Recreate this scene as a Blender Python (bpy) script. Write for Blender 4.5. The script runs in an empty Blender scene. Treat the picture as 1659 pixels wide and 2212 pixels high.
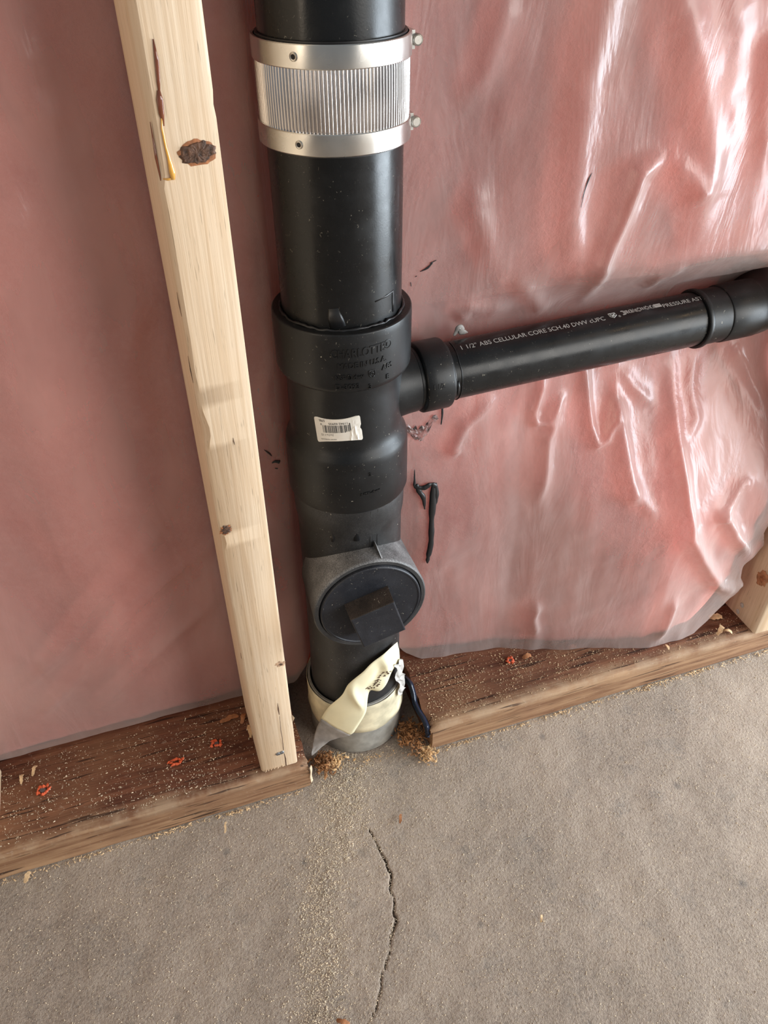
import bpy, bmesh, math, random
import numpy as np
from mathutils import Vector, Matrix
random.seed(7); rng = np.random.default_rng(7)
SC = bpy.context.scene; COL = SC.collection
PI = math.pi
# ---------------------------------------------------------------- camera
def make_camera():
    cx, cy, cz, yaw, pit, rol, f = -0.06418717, -0.46791491, 0.75624433, 0.32665024, 0.69178853, -0.00255954, 1711.93
    fw = Vector((math.sin(yaw)*math.cos(pit), math.cos(yaw)*math.cos(pit), -math.sin(pit)))
    r = fw.cross(Vector((0, 0, 1))).normalized(); u = r.cross(fw)
    r2 = math.cos(rol)*r + math.sin(rol)*u; u2 = -math.sin(rol)*r + math.cos(rol)*u
    cd = bpy.data.cameras.new('camera'); cam = bpy.data.objects.new('camera', cd); COL.objects.link(cam)
    cd.sensor_fit = 'VERTICAL'; cd.sensor_height = 24.0; cd.lens = f/2212*24.0; cd.clip_start = 0.01
    M = Matrix((r2, u2, -fw)).transposed().to_4x4(); M.translation = (cx, cy, cz); cam.matrix_world = M
    SC.camera = cam
make_camera()
# ---------------------------------------------------------------- light
W = bpy.data.worlds.new('world'); SC.world = W; W.use_nodes = True
W.node_tree.nodes['Background'].inputs[0].default_value = (0.86, 0.93, 1.0, 1)
W.node_tree.nodes['Background'].inputs[1].default_value = 0.29
def area(name, loc, target, sx, sy, power, color):
    l = bpy.data.lights.new(name, 'AREA'); l.shape = 'RECTANGLE'; l.size = sx; l.size_y = sy; l.energy = power; l.color = color
    o = bpy.data.objects.new(name, l); COL.objects.link(o); o.location = loc
    o.rotation_euler = (Vector(target)-Vector(loc)).to_track_quat('-Z', 'Y').to_euler()
    return o
area('daylight_doorway', (1.9, -2.3, 1.15), (0.1, 0.0, 0.35), 1.5, 1.6, 54, (1.0, 0.96, 0.90))
area('daylight_window', (1.55, -0.42, 0.38), (0.1, -0.05, 0.36), 1.0, 0.72, 46, (0.80, 0.91, 1.0))
area('warm_room_lamp', (-1.7, -0.9, 0.9), (0.0, 0.0, 0.35), 0.5, 1.3, 9, (1.0, 0.82, 0.62))
lb = bpy.data.lights.new('ceiling_bulb', 'POINT'); lb.energy = 9; lb.color = (1.0, 0.66, 0.36); lb.shadow_soft_size = 0.05
ob = bpy.data.objects.new('ceiling_bulb', lb); COL.objects.link(ob); ob.location = (1.88, -1.2, 2.2)
SC.view_settings.view_transform = 'Standard'; SC.view_settings.look = 'None'
SC.view_settings.exposure = 0.08; SC.view_settings.gamma = 1.0; SC.view_settings.use_curve_mapping = False
SC.cycles.use_denoising = True; SC.cycles.transparent_max_bounces = 16; SC.cycles.max_bounces = 10
# ---------------------------------------------------------------- material helpers
class NT:
    def __init__(s, name):
        s.m = bpy.data.materials.new(name); s.m.use_nodes = True; s.t = s.m.node_tree; s.t.nodes.clear()
        s.out = s.n('ShaderNodeOutputMaterial')
    def n(s, typ, **kw):
        x = s.t.nodes.new(typ)
        for k, v in kw.items(): setattr(x, k, v)
        return x
    def l(s, a, b): s.t.links.new(a, b)
    def setin(s, sock, v):
        if hasattr(v, 'is_linked'): s.l(v, sock)
        else:
            if sock.type == 'RGBA' and len(v) == 3: v = (*v, 1)
            sock.default_value = v
    def coord(s, scale=(1, 1, 1), kind='Object', rot=(0, 0, 0)):
        c = s.n('ShaderNodeTexCoord'); mp = s.n('ShaderNodeMapping'); mp.inputs['Scale'].default_value = scale; mp.inputs['Rotation'].default_value = rot
        s.l(c.outputs[kind], mp.inputs[0]); return mp.outputs[0]
    def noise(s, co, scale, detail=3, rough=0.5, dist=0.0):
        x = s.n('ShaderNodeTexNoise'); x.inputs['Scale'].default_value = scale; x.inputs['Detail'].default_value = detail
        x.inputs['Roughness'].default_value = rough; x.inputs['Distortion'].default_value = dist; s.l(co, x.inputs['Vector']); return x.outputs['Fac']
    def voro(s, co, scale):
        x = s.n('ShaderNodeTexVoronoi'); x.inputs['Scale'].default_value = scale; s.l(co, x.inputs['Vector']); return x.outputs['Distance']
    def ramp(s, f, a, b, lo=0.0, hi=1.0):
        x = s.n('ShaderNodeMapRange'); x.inputs[1].default_value = a; x.inputs[2].default_value = b; x.inputs[3].default_value = lo; x.inputs[4].default_value = hi
        s.l(f, x.inputs[0]); return x.outputs[0]
    def mix(s, f, a, b, bt='MIX'):
        x = s.n('ShaderNodeMix', data_type='RGBA', blend_type=bt); s.setin(x.inputs[0], f); s.setin(x.inputs[6], a); s.setin(x.inputs[7], b); return x.outputs[2]
    def math(s, op, a, b=0.0):
        x = s.n('ShaderNodeMath', operation=op); s.setin(x.inputs[0], a); s.setin(x.inputs[1], b); return x.outputs[0]
    def bump(s, h, strength, dist=0.001, normal=None):
        x = s.n('ShaderNodeBump'); x.inputs['Strength'].default_value = strength; x.inputs['Distance'].default_value = dist; s.l(h, x.inputs['Height'])
        if normal is not None: s.l(normal, x.inputs['Normal'])
        return x.outputs[0]
    def bsdf(s, color, rough=0.5, metal=0.0, normal=None, spec=0.5, **kw):
        x = s.n('ShaderNodeBsdfPrincipled'); s.setin(x.inputs['Base Color'], color); s.setin(x.inputs['Roughness'], rough); s.setin(x.inputs['Metallic'], metal)
        x.inputs['Specular IOR Level'].default_value = spec
        for k, v in kw.items(): s.setin(x.inputs[k], v)
        if normal is not None: s.l(normal, x.inputs['Normal'])
        return x.outputs[0]
    def done(s, sh): s.l(sh, s.out.inputs[0]); return s.m
def simple(name, color, rough=0.5, metal=0.0, var=0.0, scale=60, bumpk=0.0, spec=0.5, **kw):
    t = NT(name); co = t.coord(); c = color; nm = None
    if var:
        f = t.noise(co, scale, 4); c = t.mix(t.ramp(f, .3, .7), tuple(x*(1-var) for x in color), tuple(min(1, x*(1+var)) for x in color))
        if bumpk: nm = t.bump(f, bumpk, .001)
    return t.done(t.bsdf(c, rough, metal, nm, spec, **kw))
def mat_stud(name, base, dark, axis='Z'):
    t = NT(name)
    sc = {'Z': (1, 1, .022), 'X': (.03, 1, 1)}[axis]
    co = t.coord(sc); warp = t.coord((1, 1, 1))
    g1 = t.noise(co, 260, 4, .6, .6); g2 = t.noise(co, 620, 3, .6); big = t.noise(warp, 14, 3)
    c = t.mix(t.ramp(g1, .36, .66), base, dark)
    c = t.mix(t.ramp(big, .35, .7, 0, .35), c, tuple(x*y for x, y in zip(base, (1.0, .88, .74))))
    co2 = t.coord((1, 1, .05)); pores = t.ramp(t.noise(co2, 900, 2, .5), .66, .72, 0, .55)
    c = t.mix(pores, c, tuple(x*.45 for x in dark))
    nm = t.bump(g2, .35, .0006, t.bump(g1, .25, .0008))
    return t.done(t.bsdf(c, .62, 0, nm, .3))
def mat_plate():
    t = NT('treated_lumber'); co = t.coord((.045, 1, 1)); w = t.coord()
    g1 = t.noise(co, 120, 5, .6, 1.2); g2 = t.noise(co, 520, 3, .6); big = t.noise(w, 9, 4, .6); fine = t.noise(w, 300, 3)
    c = t.mix(t.ramp(g1, .34, .68), (.19, .078, .043), (.075, .026, .015))
    c = t.mix(t.ramp(big, .45, .75, 0, .75), c, (.27, .14, .075))
    # worn paler arris and front face where boots rubbed the stain away
    s = t.n('ShaderNodeSeparateXYZ'); tc = t.n('ShaderNodeTexCoord'); t.l(tc.outputs['Object'], s.inputs[0])
    wear = t.math('ADD', t.ramp(s.outputs['Y'], .016, -.005), t.ramp(big, .3, .7, -.35, .25))
    c = t.mix(t.ramp(wear, .25, 1.0, 0, .8), c, t.mix(t.ramp(g1, .35, .65), (.40, .25, .14), (.20, .10, .052)))
    ar = t.math('MULTIPLY', t.math('MULTIPLY', t.ramp(s.outputs['Y'], .012, .002), t.ramp(s.outputs['Z'], .026, .034)), t.ramp(t.noise(w, 40, 4, .65), .40, .62))
    c = t.mix(t.math('MULTIPLY', ar, .42), c, (.43, .32, .21))
    co3 = t.coord((.05, 1, 1)); cr = t.ramp(t.noise(co3, 300, 2, .5), .615, .66, 0, .85)
    c = t.mix(cr, c, (.03, .014, .009))
    c = t.mix(t.ramp(fine, .62, .72, 0, .3), c, (.42, .33, .25))
    nm = t.bump(cr, .5, .001, t.bump(g2, .5, .0009))
    t.m.node_tree.nodes  # keep
    bump2 = t.n('ShaderNodeBump')
    bump2.inputs['Strength'].default_value = .5; bump2.inputs['Distance'].default_value = .001; bump2.invert = True
    t.l(cr, bump2.inputs['Height']); t.l(nm, bump2.inputs['Normal'])
    return t.done(t.bsdf(c, .72, 0, bump2.outputs[0], .25))
def mat_abs(name, base, rough, dust=0.0, dustcol=(.30, .28, .26), speck=.5, settle=(.35, 1.0)):
    t = NT(name); co = t.coord(); n1 = t.noise(co, 45, 5, .6); n2 = t.noise(co, 900, 2)
    v = t.noise(co, 420, 3, .6, .8); size = t.noise(co, 22, 2)
    sp = t.math('MULTIPLY', t.ramp(v, .685, .72), t.ramp(size, .44, .60, .15, speck))
    c = base
    c = t.mix(t.ramp(n1, .5, .75, 0, .35), c, tuple(x*2.2 for x in base))
    if dust:
        gr = t.noise(co, 1100, 3, .7); ge = t.n('ShaderNodeNewGeometry'); sx = t.n('ShaderNodeSeparateXYZ'); t.l(ge.outputs['Normal'], sx.inputs[0]); upf = t.ramp(sx.outputs['Z'], .0, .75, settle[0], settle[1])
        k = t.math('MULTIPLY', upf, t.math('MULTIPLY', t.ramp(n1, .30, .62, .35, 1.0), t.ramp(gr, .35, .65, .25, 1)))
        c = t.mix(t.math('MULTIPLY', k, dust), c, dustcol)
    c = t.mix(sp, c, (.5, .45, .36))
    r = t.ramp(n1, .3, .7, rough-.06, rough+.10)
    nm = t.bump(n2, .10, .0003)
    return t.done(t.bsdf(c, r, 0, nm, .34))
def mat_floor():
    t = NT('concrete'); co = t.coord(); big = t.noise(co, 5.5, 4, .6, .4); mid = t.noise(co, 28, 5, .65); fine = t.noise(co, 420, 3, .7); mic = t.noise(co, 1500, 2, .6)
    c = t.mix(t.ramp(big, .34, .66), (.245, .198, .160), (.39, .312, .248))
    c = t.mix(t.ramp(mid, .55, .72, 0, .6), c, (.165, .152, .14))
    c = t.mix(t.ramp(mid, .44, .28, 0, .45), c, (.47, .385, .305))
    c = t.mix(t.ramp(fine, .35, .7, 0, .5), c, (.54, .445, .35))
    c = t.mix(t.ramp(fine, .40, .30, 0, .45), c, (.17, .145, .125))
    sp = t.voro(co, 24); c = t.mix(t.ramp(t.math('ADD', sp, t.ramp(mid, .3, .7, -.10, .10)), .10, .0, 0, .45), c, (.075, .08, .083))
    at = t.n('ShaderNodeAttribute', attribute_name='crack'); c = t.mix(at.outputs['Fac'], c, (.045, .03, .02))
    nm = t.bump(mic, .6, .0008, t.bump(fine, .8, .0016))
    return t.done(t.bsdf(c, .8, 0, nm, .25))
def mat_film():
    t = NT('clear_polyethylene'); co = t.coord((1, 1, .5)); n1 = t.noise(co, 7, 4, .55, .8); n2 = t.noise(t.coord(), 60, 4, .6)
    nd = t.noise(t.coord((1, 1, .25), rot=(0, .6, 0)), 26, 4, .6, 1.0)
    nm = t.bump(n2, .20, .002, t.bump(nd, .30, .006))
    haze = t.ramp(t.math('ADD', n1, t.ramp(nd, .3, .7, -.05, .05)), .30, .72, .19, .33)
    lw = t.n('ShaderNodeLayerWeight'); lw.inputs[0].default_value = .5; t.l(nm, lw.inputs['Normal'])   # film hazes more where seen edge-on (longer path)
    haze = t.math('MINIMUM', t.math('ADD', haze, t.math('MULTIPLY', t.math('POWER', lw.outputs['Facing'], 2.8), .30)), .92)
    df = t.n('ShaderNodeBsdfDiffuse'); df.inputs[0].default_value = (.92, .775, .725, 1); t.l(nm, df.inputs['Normal'])
    tl = t.n('ShaderNodeBsdfTranslucent'); tl.inputs[0].default_value = (.92, .76, .71, 1)
    d2 = t.n('ShaderNodeMixShader'); d2.inputs[0].default_value = .25; t.l(df.outputs[0], d2.inputs[1]); t.l(tl.outputs[0], d2.inputs[2])
    tr = t.n('ShaderNodeBsdfTransparent'); tr.inputs[0].default_value = (.97, .95, .95, 1)
    m1 = t.n('ShaderNodeMixShader'); t.l(haze, m1.inputs[0]); t.l(tr.outputs[0], m1.inputs[1]); t.l(d2.outputs[0], m1.inputs[2])
    gl = t.n('ShaderNodeBsdfGlossy'); gl.inputs['Roughness'].default_value = .28; t.l(nm, gl.inputs['Normal'])
    fr = t.n('ShaderNodeFresnel'); fr.inputs[0].default_value = 1.5; t.l(nm, fr.inputs['Normal'])
    m2 = t.n('ShaderNodeMixShader'); t.l(t.math('MULTIPLY', fr.outputs[0], .85), m2.inputs[0]); t.l(m1.outputs[0], m2.inputs[1]); t.l(gl.outputs[0], m2.inputs[2])
    return t.done(m2.outputs[0])
def mat_insul():
    t = NT('pink_fibreglass'); co = t.coord(); n1 = t.noise(co, 11, 5, .6, .8); n2 = t.noise(co, 140, 4, .7)
    c = t.mix(t.ramp(n1, .32, .68), (.80, .30, .25), (.66, .195, .162))
    c = t.mix(t.ramp(n2, .45, .75, 0, .25), c, (.82, .40, .36))
    return t.done(t.bsdf(c, .95, 0, t.bump(n2, .5, .004), .05))
def mat_metal(name, rough, base=(.66, .645, .61), brushed=True):
    t = NT(name); co = t.coord((1, 1, 1)); n = t.noise(co, 35, 3); m = t.noise(t.coord(), 40, 3)
    c = t.mix(t.ramp(m, .35, .65), tuple(x*.85 for x in base), base)
    return t.done(t.bsdf(c, t.ramp(n, .3, .7, rough-.05, rough+.07), 1.0, None))
M = {}
M['pine'] = mat_stud('pine', (.69, .545, .395), (.56, .405, .265))
M['plate'] = mat_plate()
M['abs'] = mat_abs('black_abs', (.0055, .0060, .0066), .27, speck=.35)
M['abs_fit'] = mat_abs('black_abs_fitting', (.0055, .0060, .0068), .37, dust=.03, speck=.7)
M['abs_dusty'] = mat_abs('black_abs_dusty', (.008, .0085, .0095), .44, dust=.40, dustcol=(.22, .205, .195), speck=.8)
M['abs_ring'] = mat_abs('black_abs_very_dusty', (.016, .016, .017), .55, dust=.95, dustcol=(.36, .35, .345), speck=.9, settle=(.12, 1.0))
M['plugm'] = mat_abs('plug_plastic', (.0075, .0085, .0125), .47, dust=.28, dustcol=(.17, .17, .18), speck=.9)
M['plugtop'] = mat_abs('plug_square_top', (.012, .010, .009), .6, dust=.45, dustcol=(.16, .115, .09), speck=.9, settle=(.6, 1.0))
M['glue'] = simple('black_cement', (.008, .008, .009), .42)
M['concrete'] = mat_floor(); M['film'] = mat_film(); M['insul'] = mat_insul()
M['band'] = mat_metal('steel_band', .26); M['flute'] = mat_metal('steel_flutes', .22, (.74, .70, .68)); M['screw'] = mat_metal('zinc_screw', .35, (.55, .52, .47))
M['hole'] = simple('dark_hole', (.012, .01, .009), .8)
M['rust'] = simple('nail_steel', (.20, .20, .205), .5, .6, .3, 300)
M['orange'] = simple('orange_plastic', (.62, .105, .035), .6, 0, .3, 400, .3)
M['chip'] = simple('pine_shaving', (.72, .50, .28), .7, 0, .3, 200)
M['chip_red'] = simple('treated_shaving', (.38, .16, .065), .75, 0, .4, 200)
M['dust'] = simple('sawdust', (.74, .61, .44), .8, 0, .35, 130)
M['dust_tan'] = simple('tan_sawdust', (.56, .39, .235), .8, 0, .4, 130)
M['fibre'] = simple('wood_fibre', (.30, .135, .05), .85, 0, .5, 160)
M['fibre_pale'] = simple('pale_wood_fibre', (.58, .36, .17), .85, 0, .35, 160)
M['tape'] = simple('cream_tape', (.80, .73, .50), .5, 0, .08, 30, .1)
M['tape_grey'] = simple('grey_tape_backing', (.27, .245, .225), .55, 0, .25, 120, .2)
M['tape_clear'] = simple('clear_tape', (.55, .53, .50), .22, 0, .1, 60, 0, .8)
M['band_tape'] = simple('dirty_cream_band', (.60, .525, .36), .65, 0, .3, 55, .3)
M['sleeve'] = simple('grey_sleeve', (.27, .255, .225), .75, 0, .25, 90, .4)
def mat_smoky():
    t = NT('smeared_torn_film'); co = t.coord(); n = t.noise(co, 160, 4, .65, 1.0)
    b = t.bsdf(t.mix(t.ramp(n, .42, .58), (.012, .012, .012), (.34, .28, .27)), .22); tr = t.n('ShaderNodeBsdfTransparent'); m = t.n('ShaderNodeMixShader')
    t.l(t.ramp(t.noise(co, 110, 3), .40, .58, .95, .30), m.inputs[0]); t.l(tr.outputs[0], m.inputs[1]); t.l(b, m.inputs[2]); return t.done(m.outputs[0])
M['smoky'] = mat_smoky()
M['navy'] = simple('navy_film', (.012, .018, .035), .22)
M['paper'] = simple('label_paper', (.69, .645, .575), .55, 0, .06, 120)
M['ink'] = simple('label_ink', (.02, .02, .02), .6)
M['print'] = simple('white_print', (.42, .42, .40), .6)
M['sap'] = simple('amber_sap', (.70, .36, .07), .08, 0, .25, 90, 0, .9)
M['sap_dark'] = simple('dark_resin', (.16, .045, .02), .15, 0, .3, 90, 0, .8)
M['knot'] = simple('knot_wood', (.085, .04, .022), .7, 0, .6, 420, .8)
M['knot_rim'] = simple('knot_rim', (.30, .115, .045), .7, 0, .4, 300)
M['knot_soft'] = simple('soft_brown_knot', (.40, .19, .09), .7, 0, .35, 200)
M['knot_pale'] = simple('pale_knot', (.47, .30, .19), .7, 0, .35, 260, .4)
M['wallm'] = simple('sheathing', (.30, .24, .18), .9, 0, .2, 10)
M['white_dot'] = simple('grey_paint_dot', (.50, .48, .45), .6)
# ---------------------------------------------------------------- object helpers
def mesh_obj(name, verts, faces, mats, parent=None, smooth=False, midx=None, sharp=None):
    me = bpy.data.meshes.new(name); me.from_pydata([tuple(v) for v in verts], [], faces)
    if not isinstance(mats, (list, tuple)): mats = [mats]
    for m in mats: me.materials.append(M[m])
    if midx is not None: me.polygons.foreach_set('material_index', midx)
    if smooth: me.polygons.foreach_set('use_smooth', [True]*len(me.polygons))
    me.update()
    if smooth and sharp: me.set_sharp_from_angle(angle=math.radians(sharp))
    o = bpy.data.objects.new(name, me); COL.objects.link(o)
    if parent is not None: o.parent = parent
    return o
def tag(o, label=None, cat=None, group=None, kind=None):
    if label: o['label'] = label
    if cat: o['category'] = cat
    if group: o['group'] = group
    if kind: o['kind'] = kind
    return o
def root(name, label, cat, loc=(0, 0, 0), group=None):
    o = bpy.data.objects.new(name, None); COL.objects.link(o); o.empty_display_size = .02
    o.location = loc
    return tag(o, label, cat, group)
def rel(o, par):                                     # keep world-space mesh data under an offset parent
    o.parent = par; o.location = -par.location
    return o
class MB:
    def __init__(s): s.v = []; s.f = []; s.mi = []
    def add(s, v, f, mi=0):
        b = len(s.v); s.v += [tuple(x) for x in v]; s.f += [tuple(i+b for i in q) for q in f]; s.mi += [mi]*len(f); return s
    def obj(s, name, mats, parent=None, smooth=False, sharp=None): return mesh_obj(name, s.v, s.f, mats, parent, smooth, s.mi, sharp)
def lathe(prof, P0, D, seg=96, ref=None, flute=None):
    """prof: list of (s along axis, r); returns verts, faces of a closed loft around the axis"""
    D = Vector(D).normalized(); up = Vector(ref or ((0, 0, 1) if abs(D.z) < .9 else (0, -1, 0))); a = (up-D*up.dot(D)).normalized(); b = D.cross(a)
    V = []; F = []; P0 = Vector(P0)
    for s_, r_ in prof:
        for k in range(seg):
            an = 2*PI*k/seg; rr = r_ + (flute(k) if flute else 0)
            V.append(P0+D*s_+(a*math.cos(an)+b*math.sin(an))*rr)
    n = len(prof)
    for i in range(n-1):
        for k in range(seg):
            k2 = (k+1) % seg; F.append((i*seg+k, i*seg+k2, (i+1)*seg+k2, (i+1)*seg+k))
    return V, F
def arc(cx, cr, rad, a0, a1, n=5):                   # fillet points for a lathe profile (s, r)
    return [(cx+rad*math.cos(math.radians(a0+(a1-a0)*i/n)), cr+rad*math.sin(math.radians(a0+(a1-a0)*i/n))) for i in range(n+1)]
def tube(pts, radii, seg=8, flat=1.0, flatdir=None):
    pts = [Vector(p) for p in pts]; V = []; F = []; n = len(pts)
    if not hasattr(radii, '__len__'): radii = [radii]*n
    ref = Vector((.31, .22, .93))
    for i, p in enumerate(pts):
        d = (pts[min(i+1, n-1)]-pts[max(i-1, 0)]).normalized()
        if flatdir is not None: b = (Vector(flatdir)-d*d.dot(Vector(flatdir))).normalized(); a = d.cross(b)
        else: a = d.cross(ref).normalized(); b = d.cross(a)
        for k in range(seg):
            t = 2*PI*k/seg; V.append(p+(a*math.cos(t)+b*math.sin(t)*flat)*radii[i])
    for i in range(n-1):
        for k in range(seg): k2 = (k+1) % seg; F.append((i*seg+k, i*seg+k2, (i+1)*seg+k2, (i+1)*seg+k))
    F.append(tuple(range(seg))[::-1]); F.append(tuple((n-1)*seg+k for k in range(seg)))
    return V, F
def strip(rows, thick=.0002):                        # rows: list of lists of points -> thin closed-ish sheet
    nr, nc = len(rows), len(rows[0]); V = [Vector(p) for r in rows for p in r]; F = []
    for i in range(nr-1):
        for j in range(nc-1): F.append((i*nc+j, i*nc+j+1, (i+1)*nc+j+1, (i+1)*nc+j))
    return V, F
def thicken(o, t):
    m = o.modifiers.new('thickness', 'SOLIDIFY'); m.thickness = t; m.offset = 1.0; return o
_tc = {}
def text_geo(s, size, extrude=0.0):
    key = (s, size, extrude)
    if key not in _tc:
        cu = bpy.data.curves.new('t', 'FONT'); cu.body = s; cu.size = size; cu.extrude = extrude; cu.resolution_u = 3; cu.offset = .00012 if extrude else 0
        o = bpy.data.objects.new('t', cu); COL.objects.link(o); dg = bpy.context.evaluated_depsgraph_get(); ev = o.evaluated_get(dg); me = ev.to_mesh()
        V = [tuple(v.co) for v in me.vertices]; F = [tuple(p.vertices) for p in me.polygons]
        ev.to_mesh_clear(); bpy.data.objects.remove(o); bpy.data.curves.remove(cu); _tc[key] = (V, F)
    V, F = _tc[key]; xs = [v[0] for v in V] or [0]; return V, F, min(xs), max(xs)
# ---------------------------------------------------------------- floor, wall behind
PX, PY = 0.08348, 0.06464                            # stack axis
CRACK = [(.052, -.0722), (.0548, -.086), (.0575, -.0996), (.0593, -.1221), (.054, -.1414), (.0499, -.1558), (.05, -.1646), (.0416, -.1769), (.0333, -.1907), (.0224, -.2071), (.0136, -.2233), (.0004, -.238), (-.004, -.27)]
def poly_dist(X, Y, P, taper=None):
    best = np.full(X.shape, 9.0); par = np.zeros(X.shape); n = len(P)-1
    for i in range(n):
        ax, ay = P[i]; bx, by = P[i+1]; dx, dy = bx-ax, by-ay; L = dx*dx+dy*dy+1e-12
        t = np.clip(((X-ax)*dx+(Y-ay)*dy)/L, 0, 1); d = np.hypot(X-ax-t*dx, Y-ay-t*dy)
        m = d < best; best = np.where(m, d, best); par = np.where(m, (i+t)/n, par)
    return best, par
def grid_faces(nx, ny):
    i = np.arange(nx-1)[:, None]*ny+np.arange(ny-1)[None, :]
    return np.stack([i, i+ny, i+ny+1, i+1], -1).reshape(-1, 4)
def fast_mesh(name, V, F, mat, smooth=True):
    me = bpy.data.meshes.new(name); me.vertices.add(len(V)); me.vertices.foreach_set('co', np.asarray(V, np.float32).ravel())
    F = np.asarray(F); k = F.shape[1]; me.loops.add(F.size); me.loops.foreach_set('vertex_index', F.ravel().astype(np.int32))
    me.polygons.add(len(F)); me.polygons.foreach_set('loop_start', np.arange(0, F.size, k, dtype=np.int32)); me.polygons.foreach_set('loop_total', np.full(len(F), k, np.int32))
    me.update(calc_edges=True); me.validate()
    if smooth: me.polygons.foreach_set('use_smooth', np.ones(len(F), bool))
    me.materials.append(M[mat]); o = bpy.data.objects.new(name, me); COL.objects.link(o); return o
def vnoise(X, Y, s, seed):                           # smooth value noise on arrays
    r = np.random.default_rng(seed); T = r.random((64, 64)); x = X/s+100.3; y = Y/s+70.7
    xi = np.floor(x).astype(int); yi = np.floor(y).astype(int); fx = x-xi; fy = y-yi; fx = fx*fx*(3-2*fx); fy = fy*fy*(3-2*fy)
    g = lambda a, b: T[a % 64, b % 64]
    return (g(xi, yi)*(1-fx)+g(xi+1, yi)*fx)*(1-fy)+(g(xi, yi+1)*(1-fx)+g(xi+1, yi+1)*fx)*fy-.5
def build_floor():
    xs = np.concatenate([[-3, -1.2, -.6], np.arange(-.40, -.012, .004), np.arange(-.012, .072, .0011), np.arange(.072, .70, .004), [.9, 1.6, 3]])
    ys = np.concatenate([[-3, -1.2, -.6], np.arange(-.42, -.05, .002), np.arange(-.05, .14, .006), [.16, .24]])
    X, Y = np.meshgrid(xs, ys, indexing='ij')
    wob = .0024*vnoise(X, Y, .005, 3)+.0042*vnoise(X, Y, .014, 4)+.0012*vnoise(X, Y, .0025, 8)
    d, t = poly_dist(X+wob, Y, CRACK)
    wid = np.interp(t, [0, .12, .25, .33, .5, .62, .75, 1], [.0002, .0005, .0010, .0003, .0009, .0003, .0004, .0002])
    k = np.exp(-(d/wid)**2)
    Z = -.004*k+.0012*vnoise(X, Y, .03, 5)+.0006*vnoise(X, Y, .008, 6)-.0008
    Z = np.where((np.abs(X) > .8) | (Y < -.5), 0, Z)
    o = fast_mesh('floor', np.stack([X, Y, Z], -1).reshape(-1, 3), grid_faces(len(xs), len(ys)), 'concrete')
    a = o.data.attributes.new('crack', 'FLOAT', 'POINT'); a.data.foreach_set('value', (np.clip(k*1.3, 0, 1)*np.interp(t, [0, .2, .6, 1], [.6, 1, .7, .4])).ravel().astype(np.float32))
    tag(o, kind='structure')
build_floor()
def box(x0, x1, y0, y1, z0, z1):
    V = [(x, y, z) for x in (x0, x1) for y in (y0, y1) for z in (z0, z1)]
    return V, [(0, 1, 3, 2), (4, 6, 7, 5), (0, 4, 5, 1), (2, 3, 7, 6), (0, 2, 6, 4), (1, 5, 7, 3)]
w = MB().add(*box(-3, 3, .235, .26, -.01, 1.6)).obj('wall_back', 'wallm'); tag(w, kind='structure')
# ---------------------------------------------------------------- bottom plates
def plate(name, x0, x1, seed, label, free):
    """2x6 laid flat, worn rounded front arris, slightly ragged free end"""
    prof = [(-.0066, 0.0003), (-.0066, .010), (-.0066, .022), (-.0066, .030)]
    prof += [(-.0066+.007-.007*math.cos(a), .031+.007*math.sin(a)) for a in np.linspace(.15, PI/2, 7)]
    prof += [(y, .038) for y in (.008, .02, .035, .05, .07, .09, .11, .128)]+[(.133, .034), (.133, .0003)]
    xs = np.concatenate([np.arange(x0, x1, .006), [x1]])
    if free == 'right': xs = np.concatenate([np.arange(x0, x1-.012, .006), np.linspace(x1-.012, x1, 5)])
    if free == 'left': xs = np.concatenate([np.linspace(x0, x0+.012, 5), np.arange(x0+.018, x1, .006)])
    rg = np.random.default_rng(seed); V = []; F = []; n = len(prof)
    rag = rg.normal(0, .0012, n)
    for i, x in enumerate(xs):
        for j, (y, z) in enumerate(prof):
            e = np.clip(1-abs(x-(x1 if free == 'right' else x0))/.014, 0, 1)
            yy = y+.0011*float(vnoise(np.array(x), np.array(z*3), .03, seed))*(1 if y < .004 else 0)-0*e
            zz = z+(.0010*float(vnoise(np.array(x), np.array(y), .025, seed+1)) if z > .03 else 0)-(.004*e*e if z > .03 and y < .02 else 0)
            V.append((x+rag[j]*e, yy, max(zz, .0003)))
    for i in range(len(xs)-1):
        for j in range(n-1): F.append((i*n+j, (i+1)*n+j, (i+1)*n+j+1, i*n+j+1))
        F.append((i*n+n-1, (i+1)*n+n-1, (i+1)*n, i*n))
    F.append(tuple(range(n))); F.append(tuple(range((len(xs)-1)*n, len(xs)*n))[::-1])
    o = mesh_obj(name, V, F, 'plate', None, True, None, 35)
    return tag(o, label, 'lumber')
pl_l = plate('bottom_plate', -.95, .009, 11, 'dark stained bottom plank on the floor left of the black stack, under the pale stud', 'right')
pl_r = plate('bottom_plate', .146, 1.15, 12, 'brown worn bottom plank on the floor right of the black stack, under the clear plastic', 'left')
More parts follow.
